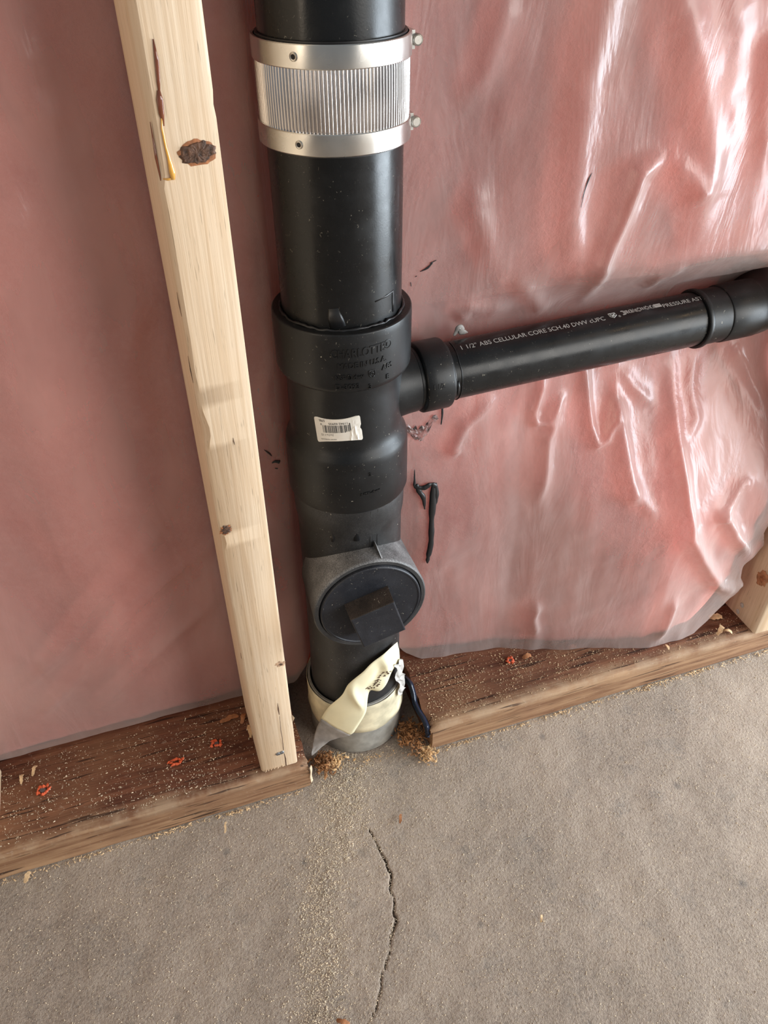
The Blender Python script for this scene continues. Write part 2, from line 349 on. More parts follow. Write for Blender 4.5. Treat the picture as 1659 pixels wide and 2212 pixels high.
# ---------------------------------------------------------------- studs
def stud_mesh(x0, x1, y0, y1, z0, z1, seed, wane=None):
    """closed stud with eased arrises; wane(z) widens the front-left arris"""
    zs = np.concatenate([np.linspace(z0, .76, 110), [.9, z1]]) if z1 > .9 else np.linspace(z0, z1, 20)
    V = []; F = []; r = .0022
    for k, z in enumerate(zs):
        wn = wane(z) if wane else .003; wob = .0006*float(vnoise(np.array(z), np.array(seed*1.0), .03, seed)); n2 = .0007*float(vnoise(np.array(z), np.array(5.0), .012, seed+3))
        nk = -.0012*math.exp(-((z-.6528)/.0016)**2) if seed == 21 else 0
        ring = [(x0+wn*.15+wob, y0+wn*1.25), (x0+wn*.45+n2, y0+wn*.55), (x0+wn+n2, y0+.0003), (x1-r+nk, y0), (x1-.0006+nk+wob, y0+.0007), (x1+nk, y0+r), (x1, y1-r), (x1-r, y1), (x0+r, y1), (x0, y1-r)]
        jag = .0006*math.sin(k*12.9) if k == 0 else 0
        V += [(x, y, z+jag) for x, y in ring]
    n = 10
    for i in range(len(zs)-1):
        for j in range(n): j2 = (j+1) % n; F.append((i*n+j, i*n+j2, (i+1)*n+j2, (i+1)*n+j))
    F.append(tuple(range(n))[::-1]); F.append(tuple(range((len(zs)-1)*n, len(zs)*n)))
    return V, F
def wane_main(z):
    w_ = .0028+.0034*np.interp(z, [.36, .45, .60, .6195, .621, .70], [0, .2, .55, .45, 1.0, 1.0])
    w_ += .0030*math.exp(-((z-.475)/.012)**2)*0+.0035*math.exp(-((z-.452)/.012)**2)+.0022*math.exp(-((z-.352)/.007)**2)
    return w_
def blob(cx, cz, rx, rz, seed, y=0.0, bulge=.0005, n=36, rough=.12, ang=0.0):
    rg = np.random.default_rng(seed); ph = rg.random(6)*6.28; V = [(cx, y-bulge, cz)]; F = []
    for ring, kk in ((.5, .9), (.85, .6), (1.0, -.4)):
        for i in range(n):
            a = 2*PI*i/n; q = 1+rough*(.5*math.sin(2*a+ph[0])+.4*math.sin(5*a+ph[1])+.35*math.sin(9*a+ph[2])+.3*math.sin(14*a+ph[3]))
            dx = rx*ring*q*math.cos(a); dz = rz*ring*q*math.sin(a)
            V.append((cx+dx*math.cos(ang)-dz*math.sin(ang), y-bulge*kk*(1+.25*math.sin(3*a+ph[4]+ring*5)+.2*math.sin(13*a+ring*9)), cz+dx*math.sin(ang)+dz*math.cos(ang)))
    for i in range(n): F.append((0, 1+i, 1+(i+1) % n))
    for r_ in (0, 1):
        for i in range(n): i2 = (i+1) % n; F.append((1+r_*n+i, 1+(r_+1)*n+i, 1+(r_+1)*n+i2, 1+r_*n+i2))
    return V, F
def build_main_stud():
    st = root('wall_stud', 'pale pine stud with dark oval knot and amber sap run, left of the black stack', 'stud', (-.019, .0446, .038))
    rel(mesh_obj('board', *stud_mesh(-.038, 0, 0, .0893, .0382, 1.5, 21, wane_main), 'pine', None, True, None, 40), st)
    m = MB(); m.add(*blob(-.0128, .6312, .0103, .0068, 1, -.0001, .0003, rough=.10, ang=.12), 1); m.add(*blob(-.0130, .6312, .0095, .0061, 2, -.0003, .0008, rough=.14, ang=.12), 0)
    k1 = m.obj('knot', ['knot', 'knot_rim']); tag(k1, 'large dark oval knot'); rel(k1, st)
    m = MB(); m.add(*blob(-.0322, .3632, .0047, .0042, 4, -.0001, .0002, rough=.25), 1); m.add(*blob(-.0320, .3634, .0041, .0036, 5, -.0002, .0005, rough=.3), 0)
    k2 = m.obj('knot', ['knot', 'knot_rim']); tag(k2, 'small dark half-round knot on the edge'); rel(k2, st)
    m = MB(); m.add(*blob(-.0044, .1960, .0042, .0038, 6, -.0001, .0003, rough=.3, ang=.5), 0); m.add(*blob(-.0040, .1955, .0020, .0014, 7, -.0003, .0003, rough=.3), 1)
    k3 = m.obj('knot', ['knot_pale', 'knot']); tag(k3, 'pale grey-brown knot low on the edge'); rel(k3, st)
    m = MB(); m.add(*tube([(-.0267, -.0002, .686), (-.0266, -.0002, .6767), (-.0275, -.0002, .667), (-.0280, -.0002, .6615)], [.0003, .0011, .0009, .0005], 8, .35, (0, 1, 0)))
    m.add(*tube([(-.0281, -.0002, .663), (-.0283, -.0003, .6587), (-.0286, -.0003, .652), (-.0284, -.0002, .646)], [.0008, .0017, .0014, .0003], 8, .35, (0, 1, 0)))
    m.add(*tube([(-.0350, .0022, .648), (-.0352, .0025, .630), (-.0345, .0020, .612)], [.0002, .0008, .0002], 8, .4, (.6, .8, 0)))
    rel(m.obj('pitch_streak', 'sap_dark', None, True), st)
    m = MB(); m.add(*tube([(-.0285, -.0002, .653), (-.0296, -.0003, .645), (-.0293, -.0003, .636), (-.0286, -.0004, .629), (-.0281, -.0006, .6225), (-.0282, -.0005, .6187)], [.0004, .0006, .0006, .0009, .0016, .0011], 10, .7, (0, 1, 0)))
    m.add(*tube([(-.0278, -.0003, .6192), (-.0312, -.0003, .6190), (-.0335, .0006, .6192)], [.0006, .0007, .0003], 8, .7, (0, 1, 0)))
    rel(m.obj('sap_drip', 'sap', None, True), st)
    parts = []
    parts.append(tube([(-.0118, -.0001, .142), (-.0120, -.0001, .132), (-.0118, -.0001, .124)], [.0001, .0006, .0002], 6, .3, (0, 1, 0)))
    parts.append(tube([(-.0117, -.0001, .122), (-.0124, -.0001, .100), (-.0121, -.0001, .085), (-.0126, -.0001, .066)], [.0001, .0002, .0002, .0003], 6, .3, (0, 1, 0)))
    parts.append(tube([(-.0124, -.0001, .060), (-.0118, -.0001, .050), (-.0122, -.0001, .0385)], [.0002, .0005, .0005], 6, .3, (0, 1, 0)))
    for (x, z, L) in [(-.0368, .545, .016), (-.0370, .50, .02), (-.0372, .215, .012), (-.0165, .441, .006)]:
        parts.append(tube([(x, -.0001 if x > -.03 else .0026, z+L/2), (x, -.0001 if x > -.03 else .0026, z), (x+.0003, -.0001 if x > -.03 else .0026, z-L/2)], [.0001, .0003, .0001], 6, .4, (0, 1, 0)))
    for g in parts: rel(mesh_obj('crack', *g, 'knot'), st)
    m = MB(); m.add(*blob(-.0182, .0625, .0027, .0021, 8, -.0004, .0009, rough=.12)); m.add(*blob(-.0146, .0631, .0024, .0020, 9, -.0005, .0009, rough=.12))
    nl = m.obj('nail', 'rust', None, True); tag(nl, 'twin grey nail head at the foot'); rel(nl, st)
    m = MB()
    for k in range(9):
        x = -.036+.034*random.random(); m.add([(x, -.0003, .0386), (x+.0012, -.0003, .0386), (x+.0005, -.0016-.001*random.random(), .0398+.001*random.random()), (x+.0006, .0008, .0402)], [(0, 1, 2), (1, 3, 2), (0, 2, 3)])
    rel(m.obj('splintered_end', 'pine'), st); m = MB()
    m.add([(.0002, .0004, .118), (.0002, .0008, .106), (.0024, -.0004, .113), (.0006, .0012, .112)], [(0, 1, 2), (1, 3, 2), (0, 2, 3)])
    rel(m.obj('splinter', 'pine'), st)
build_main_stud()
sr = root('wall_stud', 'stud at the right edge with brown knot on its side, behind the plastic bulge', 'stud', (.5775, .036, .038))
V, F = stud_mesh(.5585, .5965, -.0078, .081, .0382, 1.5, 31)
rel(mesh_obj('board', V, F, 'pine', None, True, None, 40), sr)
def side_blob(x, y, z, r1, r2, seed):                # disc lying on a face that looks to -X
    V, F = blob(0, 0, r1, r2, seed, 0, .0005, rough=.2); return [(x+v[1]-.0002, y-v[0], z+v[2]) for v in V], F
m = MB(); m.add(*side_blob(.5585, .0115, .1135, .0085, .011, 41), 1); m.add(*side_blob(.5582, .0115, .1135, .0040, .0055, 42), 0)
rel(m.obj('knot', ['knot_rim', 'knot_soft']), sr)
for (y, z) in [(.0252, .0450), (.0230, .0580)]:
    m = MB(); m.add(*side_blob(.5583, y, z, .0030, .0030, 43)); o = m.obj('nail', 'white_dot', None, True); rel(o, sr)
sl = root('wall_stud', 'sliver of a stud at the far left edge of the plank', 'stud', (-.306, .045, .038))
rel(mesh_obj('board', *stud_mesh(-.3265, -.2885, 0, .0893, .0382, 1.5, 51), 'pine', None, True, None, 40), sl)
# ---------------------------------------------------------------- plastic sheet and insulation
def ss(a, b, x):
    t = np.clip((x-a)/(b-a), 0, 1); return t*t*(3-2*t)
HX = [-2, .13, .163, .262, .33, .4277, .50, .53, 2]; HY = [.0945, .094, .087, .0715, .045, .0163, .0155, .016, .016]
HEMX = [-2, -.30, -.05, .0, .022, .045, .13, .15, .17, .42, .47, .490, .505, .518, .528, .545, 2]; HEMZ = [.047, .046, .046, .046, .046, .085, .085, .050, .0385, .0385, .0385, .041, .056, .078, .105, .115, .115]
RIDGES = [
 (9, 13, [(.275, .699), (.273, .684), (.266, .632), (.268, .573), (.269, .54), (.276, .512), (.288, .484)]),
 (12, 16, [(.316, .698), (.325, .682), (.345, .642), (.355, .615), (.374, .572), (.375, .546), (.383, .506)]),
 (14, 8, [(.335, .584), (.315, .573), (.311, .545), (.3, .502), (.305, .46)]),
 (9, 9, [(.335, .584), (.36, .565), (.374, .547)]),
 (9, 8, [(.398, .663), (.401, .646), (.411, .605), (.427, .559)]),
 (6, 10, [(.195, .574), (.196, .549), (.205, .533), (.216, .497)]),
 (7, 9, [(.272, .452), (.257, .468), (.232, .493)]),
 (7, 8, [(.19, .455), (.2, .466), (.24, .462)]),
 (7, 6, [(.367, .462), (.361, .481), (.382, .486)]),
 (5, 10, [(.209, .694), (.205, .669), (.196, .642), (.182, .619)]),
 (5, 12, [(.358, .691), (.371, .664), (.376, .623), (.399, .58)]),
 (9, 4, [(.28, .392), (.279, .38), (.272, .354), (.275, .342), (.286, .343), (.303, .365)]),
 (10, 6, [(.299, .361), (.287, .325), (.285, .293), (.28, .257)]),
 (9, 5, [(.319, .399), (.323, .384), (.329, .335), (.336, .315), (.345, .319), (.355, .347), (.356, .371)]),
 (14, 9, [(.359, .357), (.36, .336), (.364, .304), (.369, .265), (.376, .249)]),
 (6, 7, [(.367, .278), (.383, .254), (.399, .231)]),
 (18, 8, [(.42, .37), (.418, .311), (.423, .253), (.43, .216), (.454, .179), (.497, .122), (.528, .1)]),
 (15, 7, [(.465, .221), (.475, .226), (.492, .2), (.532, .152)]),
 (7, 6, [(.237, .376), (.203, .35), (.192, .329), (.201, .322)]),
 (9, 5, [(.293, .118), (.291, .093), (.297, .063)]),
 (9, 6, [(.442, .118), (.44, .088), (.434, .05)]),
 (6, 6, [(.475, .226), (.495, .253), (.509, .255)]),
 (7, 6, [(.487, .386), (.501, .367), (.532, .313)]),
 (6, 7, [(.363, .383), (.374, .364), (.399, .343)]),
 (6, 8, [(.445, .384), (.44, .354), (.444, .325), (.431, .302)]),
 (4.5, 8, [(-.231, .155), (-.197, .187), (-.162, .231), (-.081, .299)]),
 (4, 7, [(-.24, .093), (-.206, .129), (-.121, .222), (-.047, .265)]),
 (4, 7, [(-.188, .084), (-.162, .108), (-.09, .169), (-.054, .192)]),
 (3.5, 9, [(-.112, .592), (-.134, .554), (-.151, .512)]),
 (3, 8, [(-.085, .622), (-.096, .649), (-.09, .681)]),
 (3.5, 9, [(-.058, .514), (-.079, .459), (-.072, .389)]),
 (2, 1.8, [(.15, .474), (.22, .480), (.30, .486), (.34, .487), (.45, .497)]),
 (3, 6, [(.04, .521), (.039, .477), (.024, .413), (.031, .375)]),
]
BP0 = Vector((PX, .06572, .42282)); BD = Vector((1, .01971, .02652)).normalized()   # branch pipe axis
def sheet_y(X, Z, folds=True, gap=0.0):
    X = np.asarray(X, float); Z = np.asarray(Z, float)
    y = .0945-.010*ss(-.05, -.16, X)*ss(.05, .2, Z)
    y = y-.042*ss(.11, .42, X)*ss(.445, .50, Z)
    w_ = ss(.41, .20, Z)*ss(.12, .17, X)
    y = y+(np.interp(X, HX, HY)-.0945)*w_
    if folds:
        for a, wd, P in RIDGES:
            d, t = poly_dist(X, Z, P); wd = wd*.001; tp = np.clip(np.minimum(t, 1-t)/.22, 0, 1)*.8+.2
            y = y-a*.001*.85*tp/(1+(d/(wd*1.25))**2)**1.6
        U = X*.83+Z*.56; Vv = -X*.56+Z*.83
        y = y+.0035*vnoise(X, Z*.5, .05, 61)*ss(.12, .2, X)+.0020*vnoise(U*.35, Vv, .016, 62)*(.35+.65*ss(.12, .2, X))+.0030*vnoise(U*.3, Vv, .045, 63)
        y = y+.0014*vnoise(X, Z*.3, .012, 64)*ss(.14, .22, X)
    else: y = y+.004*vnoise(X, Z, .05, 71)+.002*vnoise(X, Z, .016, 72)
    xt = np.interp(Z, [0, .06, .085, .100, .118, .14, .165, .185, .22, .3, .5], [.522, .522, .530, .541, .528, .527, .546, .538, .545, .547, .540])
    y = y+(.1-y)*ss(0, 1, (X-xt)/(.5575-xt))
    y = y+gap
    # pressed back behind studs and pipes
    def dent(y, ymin, wgt): return np.where(wgt > 0, np.maximum(y, ymin), y)
    st = ss(-.055, -.040, X)*ss(.016, .002, X); y = np.maximum(y, .0912*st+(1-st)*-1+gap*st)
    dx = np.abs(X-PX); rr = .056+gap; y = np.where(dx < rr, np.maximum(y, PY+np.sqrt(np.maximum(rr*rr-dx*dx, 0))), y)
    zb = BP0.z+BD.z*(X-PX); yb = BP0.y+BD.y*(X-PX); dz = np.abs(Z-zb)
    rb = np.where(X < .175, .0315, np.where(X > .40, .034, .0262))+gap
    y = np.where((dz < rb) & (X > PX), np.maximum(y, yb+np.sqrt(np.maximum(rb*rb-dz*dz, 0))), y)
    y = np.where(X > .553, np.maximum(y, .083+gap), y)
    return y
def build_sheet():
    xs = np.concatenate([[-.95, -.7, -.5], np.arange(-.36, .16, .004), np.arange(.16, .56, .0022), np.arange(.56, .68, .006), [.8, 1.0, 1.15]])
    ts = np.concatenate([np.linspace(0, .76, 300), [.85, 1.0]])
    hem = np.interp(xs, HEMX, HEMZ)+.0016*vnoise(xs, xs*0, .012, 81)*(np.abs(xs-.2) < .5)
    hem = np.maximum(hem, .0388)
    Z = hem[:, None]+(1.5-hem[:, None])*(ts[None, :]**1.0)*.62/.62
    Z = hem[:, None]+np.where(ts[None, :] <= .76, ts[None, :]/.76*(.76-hem[:, None]), .76-hem[:, None]+(ts[None, :]-.76)/.24*.74)
    X = np.repeat(xs[:, None], len(ts), 1)
    Y = sheet_y(X, Z)
    lift = np.exp(-(Z-hem[:, None])/.012)*.006*vnoise(X, X*0, .02, 82)*ss(.17, .2, X)
    o = fast_mesh('plastic_sheet', np.stack([X, Y+lift, Z], -1).reshape(-1, 3), grid_faces(len(xs), len(ts)), 'film')
    tag(o, 'clear wrinkled plastic vapour sheet over the pink insulation', 'plastic sheet')
build_sheet()
def batt(x0, x1, label):
    xs = np.arange(x0, x1+.0001, .0050); zs = np.concatenate([np.arange(.0388, .78, .0060), [.9, 1.2, 1.5]])
    X, Z = np.meshgrid(xs, zs, indexing='ij')
    lowcut = np.interp(X, HEMX, HEMZ)*np.where(X > .47, 1, 0)
    Z2 = np.maximum(Z, np.where(X > .47, lowcut+.006, 0))
    Yf = sheet_y(X, Z2, False, .0150); Yf = Yf+.10*ss(.535, .555, X)*0
    e = np.minimum(np.abs(X-x0), np.abs(X-x1)); Yf = Yf+.02*np.exp(-e/.004)
    Yf = np.minimum(Yf, .20)
    nx, nz = X.shape; f = np.stack([X, Yf, Z2], -1).reshape(-1, 3); b = np.stack([X, np.full_like(X, .228), Z2], -1).reshape(-1, 3)
    F = list(map(tuple, grid_faces(nx, nz))); F2 = [tuple(i+nx*nz for i in q[::-1]) for q in F]; N = nx*nz
    S = [(i*nz, i*nz+N, (i+1)*nz+N, (i+1)*nz) for i in range(nx-1)]+[(j, j+1, j+1+N, j+N) for j in range(nz-1)]
    S += [((nx-1)*nz+j, (nx-1)*nz+j+N, (nx-1)*nz+j+1+N, (nx-1)*nz+j+1) for j in range(nz-1)]+[(i*nz+nz-1, (i+1)*nz+nz-1, (i+1)*nz+nz-1+N, i*nz+nz-1+N) for i in range(nx-1)]
    o = fast_mesh('insulation_batt', np.concatenate([f, b]), np.array(F+F2+S), 'insul'); tag(o, label, 'insulation', 'pink batts behind the plastic')
batt(-.62, -.0190, 'pink fibreglass batt behind the plastic, left of the pale stud')
batt(-.0180, .6000, 'pink fibreglass batt behind the plastic, around and right of the black stack')
# ---------------------------------------------------------------- drain stack
st = root('drain_stack', 'black glued drain stack with tee, side branch and cleanout, between the two planks', 'pipe', (PX, PY, .055))
def vert(name, prof, mat, seg=128, sharp=40, par=st):
    V, F = lathe(prof, (PX, PY, 0), (0, 0, 1), seg); o = mesh_obj(name, V, F, mat, None, True, None, sharp); return rel(o, par)
# pipe between the tee and the steel coupling
vert('vertical_pipe', [(.470, .0444), (.62, .0444), (.6455, .0444), (.6455, .039), (.47, .039)], 'abs')
tee = vert('sanitary_tee', [(.5008, .0455), (.5008, .0505)]+[(.5008-.0012*(1-math.cos(a)), .0508+.0012*math.sin(a)) for a in np.linspace(.3, PI/2, 4)] +
     [(.495, .0522), (.47, .0521), (.4585, .0520)]+[(.4585-.006*math.sin(a), .0460+.0060*math.cos(a)) for a in np.linspace(.1, PI/2, 7)] +
     [(.4515, .0457), (.440, .0455), (.404, .0455), (.399, .0458), (.3945, .0474), (.3905, .0496), (.388, .0504), (.384, .0508), (.36, .0510), (.3405, .0511), (.3390, .0506), (.3390, .047)], 'abs_fit')
# branch outlet of the tee: flared neck, groove, hub
def axial(name, prof, mat, par, sharp=40, seg=80):
    V, F = lathe(prof, BP0, BD, seg); o = mesh_obj(name, V, F, mat, None, True, None, sharp); return rel(o, par)
axial('branch_outlet', [(.012, .0305), (.030, .0300), (.042, .0282), (.050, .0272), (.0575, .0268), (.0585, .0258), (.0605, .0258), (.0615, .0285)] +
      [(.0625, .0292), (.070, .0293), (.0838, .0293), (.0850, .0288), (.0855, .0278), (.0855, .0245)], 'abs_fit', st)
axial('branch_pipe', [(.070, .02415), (.10, .02415), (.20, .02415), (.30, .02415), (.352, .02415)], 'abs', st)
axial('pipe_coupling', [(.3300, .0246), (.3302, .0262), (.3310, .0268), (.3338, .0268), (.3352, .0262), (.3356, .0249), (.358, .0249), (.3585, .0249)], 'abs_fit', st)
def elbow():
    V = []; F = []; seg = 48; D = BD; up = Vector((0, 0, 1)); up = (up-D*up.dot(D)).normalized(); side = D.cross(up)  # +side = -Y
    path = []
    for s_, r_ in [(.3560, .0246), (.3563, .0256), (.3575, .0261), (.375, .0263), (.390, .0263), (.3915, .0260)]: path.append((BP0+D*s_, D, r_))
    R = .028; c = BP0+D*.3925-side*R
    for i in range(0, 13):
        a = PI/2*i/12; path.append((c+side*R*math.cos(a)+D*R*math.sin(a), (D*math.cos(a)-side*math.sin(a)).normalized(), .0258))
    for k in (1, 2, 3): path.append((c+D*R-side*.02*k, -side, .0258))
    for p_, d_, r_ in path:
        b_ = d_.cross(up).normalized()
        for k in range(seg): t = 2*PI*k/seg; V.append(p_+(up*math.cos(t)+b_*math.sin(t))*r_)
    for i in range(len(path)-1):
        for k in range(seg): k2 = (k+1) % seg; F.append((i*seg+k, i*seg+k2, (i+1)*seg+k2, (i+1)*seg+k))
    return V, F
o = mesh_obj('elbow', *elbow(), 'abs_fit', None, True, None, 40); rel(o, st)
# cleanout tee
co_t = vert('cleanout_tee', [(.3390, .0470), (.3386, .0478), (.337, .0484), (.320, .0482), (.312, .0478), (.306, .0466), (.298, .0463), (.20, .0464), (.115, .0466), (.108, .0474), (.075, .0474), (.072, .0466), (.0720, .040)], 'abs_dusty')
CN = Vector((math.sin(-.0304), -math.cos(-.0304), 0)); CT = Vector((math.cos(-.0304), math.sin(-.0304), 0)); CC = Vector((PX, PY, .24389)); UP = Vector((0, 0, 1))
def hubring(name, prof, mat, par, seg=112, sharp=35):
    V, F = lathe(prof, CC, CN, seg); o = mesh_obj(name, V, F, mat, None, True, None, sharp); return rel(o, par)
hubring('cleanout_hub', [(.010, .0500), (.030, .0505), (.050, .0512), (.0610, .0516), (.0632, .0519), (.0645, .0515), (.0653, .0505), (.0653, .0475), (.0640, .0466), (.055, .0464)], 'abs_ring', st)
plug = hubring('cleanout_plug', [(.052, .0462), (.0640, .0462), (.0668, .0460), (.0676, .0452), (.0676, .0440), (.0671, .0434), (.0671, .025), (.0671, .0005)], 'plugm', st)
def wrench_square():
    s, h, psi, ou, ov = .0405, .0203, .27667, .00085, -.00435; m = MB(); b0 = .0668
    c0 = CC+CT*ou+UP*ov; ex = CT*math.cos(psi)+UP*math.sin(psi); ez = -CT*math.sin(psi)+UP*math.cos(psi)
    bv = .0012; rings = [(b0, s/2+.0004), (b0+h-bv, s/2), (b0+h-bv*.3, s/2-bv*.3), (b0+h, s/2-bv)]
    for d_, q in rings:
        for sx, sz in ((-1, -1), (1, -1), (1, 1), (-1, 1)): m.v.append(tuple(c0+CN*d_+ex*sx*q+ez*sz*q))
    for i in range(3):
        for k in range(4):
            k2 = (k+1) % 4; m.f.append((i*4+k, i*4+k2, (i+1)*4+k2, (i+1)*4+k)); m.mi.append(1 if (k == 2 and i < 2) else 0)
    m.f.append((12, 13, 14, 15)); m.mi.append(0)
    return m.obj('wrench_square', ['plugm', 'plugtop'])
o = wrench_square(); o.parent = plug; plug.location = -st.location
# glue beads, scrapes
def cyl_pt(r, a, z): return (PX+r*math.cos(math.radians(a)), PY+r*math.sin(math.radians(a)), z)
def ring_bead(name, z, r, a0, a1, rad, mat, wav=.0012, par=st, seed=0):
    rg = np.random.default_rng(seed); P = []; R = []; n = 60
    for i in range(n+1):
        a = a0+(a1-a0)*i/n; P.append(cyl_pt(r, a, z+wav*(vnoise(np.array(a*.02), np.array(z), .09, seed+5)*2))); R.append(rad*(.45+.9*abs(float(vnoise(np.array(a*.01), np.array(3.0), .06, seed+9)))*2+.1))
    return rel(mesh_obj(name, *tube(P, R, 7), mat, None, True), par)
ring_bead('glue_bead', .5012, .0456, -200, 20, .0013, 'glue', seed=1)
ring_bead('glue_bead', .3386, .0488, -200, 20, .0010, 'abs_ring', seed=2)
def smear(name, pts, rads, r0, mat, flat=.3):
    P = [cyl_pt(r0, a, z) for a, z in pts]; mid = pts[len(pts)//2][0]; n = (math.cos(math.radians(mid)), math.sin(math.radians(mid)), 0)
    return rel(mesh_obj(name, *tube(P, rads, 8, flat, n), mat, None, True), st)
smear('glue_smear', [(-74, .5185), (-60, .5195), (-51, .5205), (-50.5, .512), (-50, .505)], [.0005, .0009, .0012, .0014, .0012], .0446, 'glue')
smear('glue_smear', [(-113, .517), (-112, .510), (-110, .503)], [.004, .0055, .006], .0440, 'glue', .2)
smear('glue_smear', [(-125, .3335), (-124, .327), (-126, .320), (-124, .309), (-125, .304)], [.002, .0022, .0026, .0015, .0010], .0474, 'glue')
smear('glue_smear', [(-128, .333), (-112, .3315), (-103, .329), (-100, .318), (-99, .306)], [.0008, .0012, .0016, .0024, .0028], .0472, 'glue')
m = MB()                                              # mould seam and casting fin
for a in (-84, -76): m.add(*tube([cyl_pt(.0482, a, .336), cyl_pt(.0466, a, .305), cyl_pt(.0464, a, .29)], [.0005, .0004, .0003], 6))
m.add([CC+CN*.045+CT*.009+UP*.0505, CC+CN*.064+CT*.011+UP*.0503, CC+CN*.046+CT*.0095+UP*.0575, CC+CN*.045+CT*.0125+UP*.0500, CC+CN*.062+CT*.0125+UP*.0498], [(0, 1, 2), (1, 4, 2), (2, 4, 3), (0, 2, 3)])
rel(m.obj('mould_seam', 'abs_ring'), st)
# raised lettering on the tee
def wrap_text(m, s, size, r, a0, z0, ext=.0006, width=None, slope=0.0, mi=0, flip=False, target_r=None):
    V, F, x0, x1 = text_geo(s, size, ext); k = (width/(x1-x0)) if width else 1.0
    P = []
    for x, y, z in V:
        u = (x-x0)*k; a = math.radians(a0)+u/r; P.append((PX+(r+z)*math.cos(a), PY+(r+z)*math.sin(a), z0+y+slope*u))
    m.add(P, F, mi)
def deg2len(a0, a1, r): return math.radians(a1-a0)*r
def moulded(m):
    o = m.obj('raised_lettering', 'abs_fit'); o.parent = tee
r_ = .0521; m = MB()
wrap_text(m, 'CHARLOTTE', .0094, r_, -115.5, .4830, width=deg2len(-115.5, -71.5, r_), slope=.03)
wrap_text(m, 'R', .0034, r_, -69.6, .4868); 
def wrap_ring(m, a, z, rad, w_, r, n=24, pts=None):
    P = [(rad*math.cos(2*PI*i/n), rad*math.sin(2*PI*i/n)) for i in range(n+1)] if pts is None else pts
    L = [(PX+(r+.0001)*math.cos(math.radians(a)+x/r), PY+(r+.0001)*math.sin(math.radians(a)+x/r), z+y) for x, y in P]
    m.add(*tube(L, w_, 5))
wrap_ring(m, -68.3, .4881, .0031, .0004, r_)
moulded(m); m = MB()
wrap_text(m, 'MADE IN U.S.A.', .0060, r_, -110.5, .4748, width=deg2len(-110.5, -69.5, r_), slope=.02)
moulded(m); m = MB()
wrap_text(m, 'NSF \u00ae dwv', .0056, r_, -113.0, .4655, width=deg2len(-113, -90, r_), slope=.02)
moulded(m); m = MB()
sh = [(-.0024, .0026), (-.0024, -.0002), (-.0015, -.0022), (0, -.0032), (.0015, -.0022), (.0024, -.0002), (.0024, .0026), (-.0024, .0026)]
wrap_ring(m, -83.0, .4680, 0, .00045, r_, pts=sh); wrap_ring(m, -83.0, .4682, .0012, .0004, r_, 12)
wrap_ring(m, -83.0, .468, 0, .0003, r_, pts=[(-.002, -.001), (.002, .0018)])
moulded(m); m = MB()
wrap_text(m, 'ABS', .0056, r_, -74.0, .4685, slope=.03); moulded(m); m = MB(); wrap_text(m, 'E', .0052, r_, -69.5, .4600)
moulded(m); m = MB()
wrap_text(m, 'D-3093', .0054, r_, -113, .4582, width=deg2len(-113, -93.5, r_)); moulded(m); m = MB(); wrap_text(m, '3', .0056, r_, -86, .4560)
moulded(m); m = MB(); r_ = .0510; wrap_text(m, '3', .0046, r_, -86.5, .3755); moulded(m); m = MB(); wrap_text(m, 'NSF-dwv', .0038, r_, -94.5, .3570, width=deg2len(-94.5, -76, r_), slope=.06)
moulded(m)
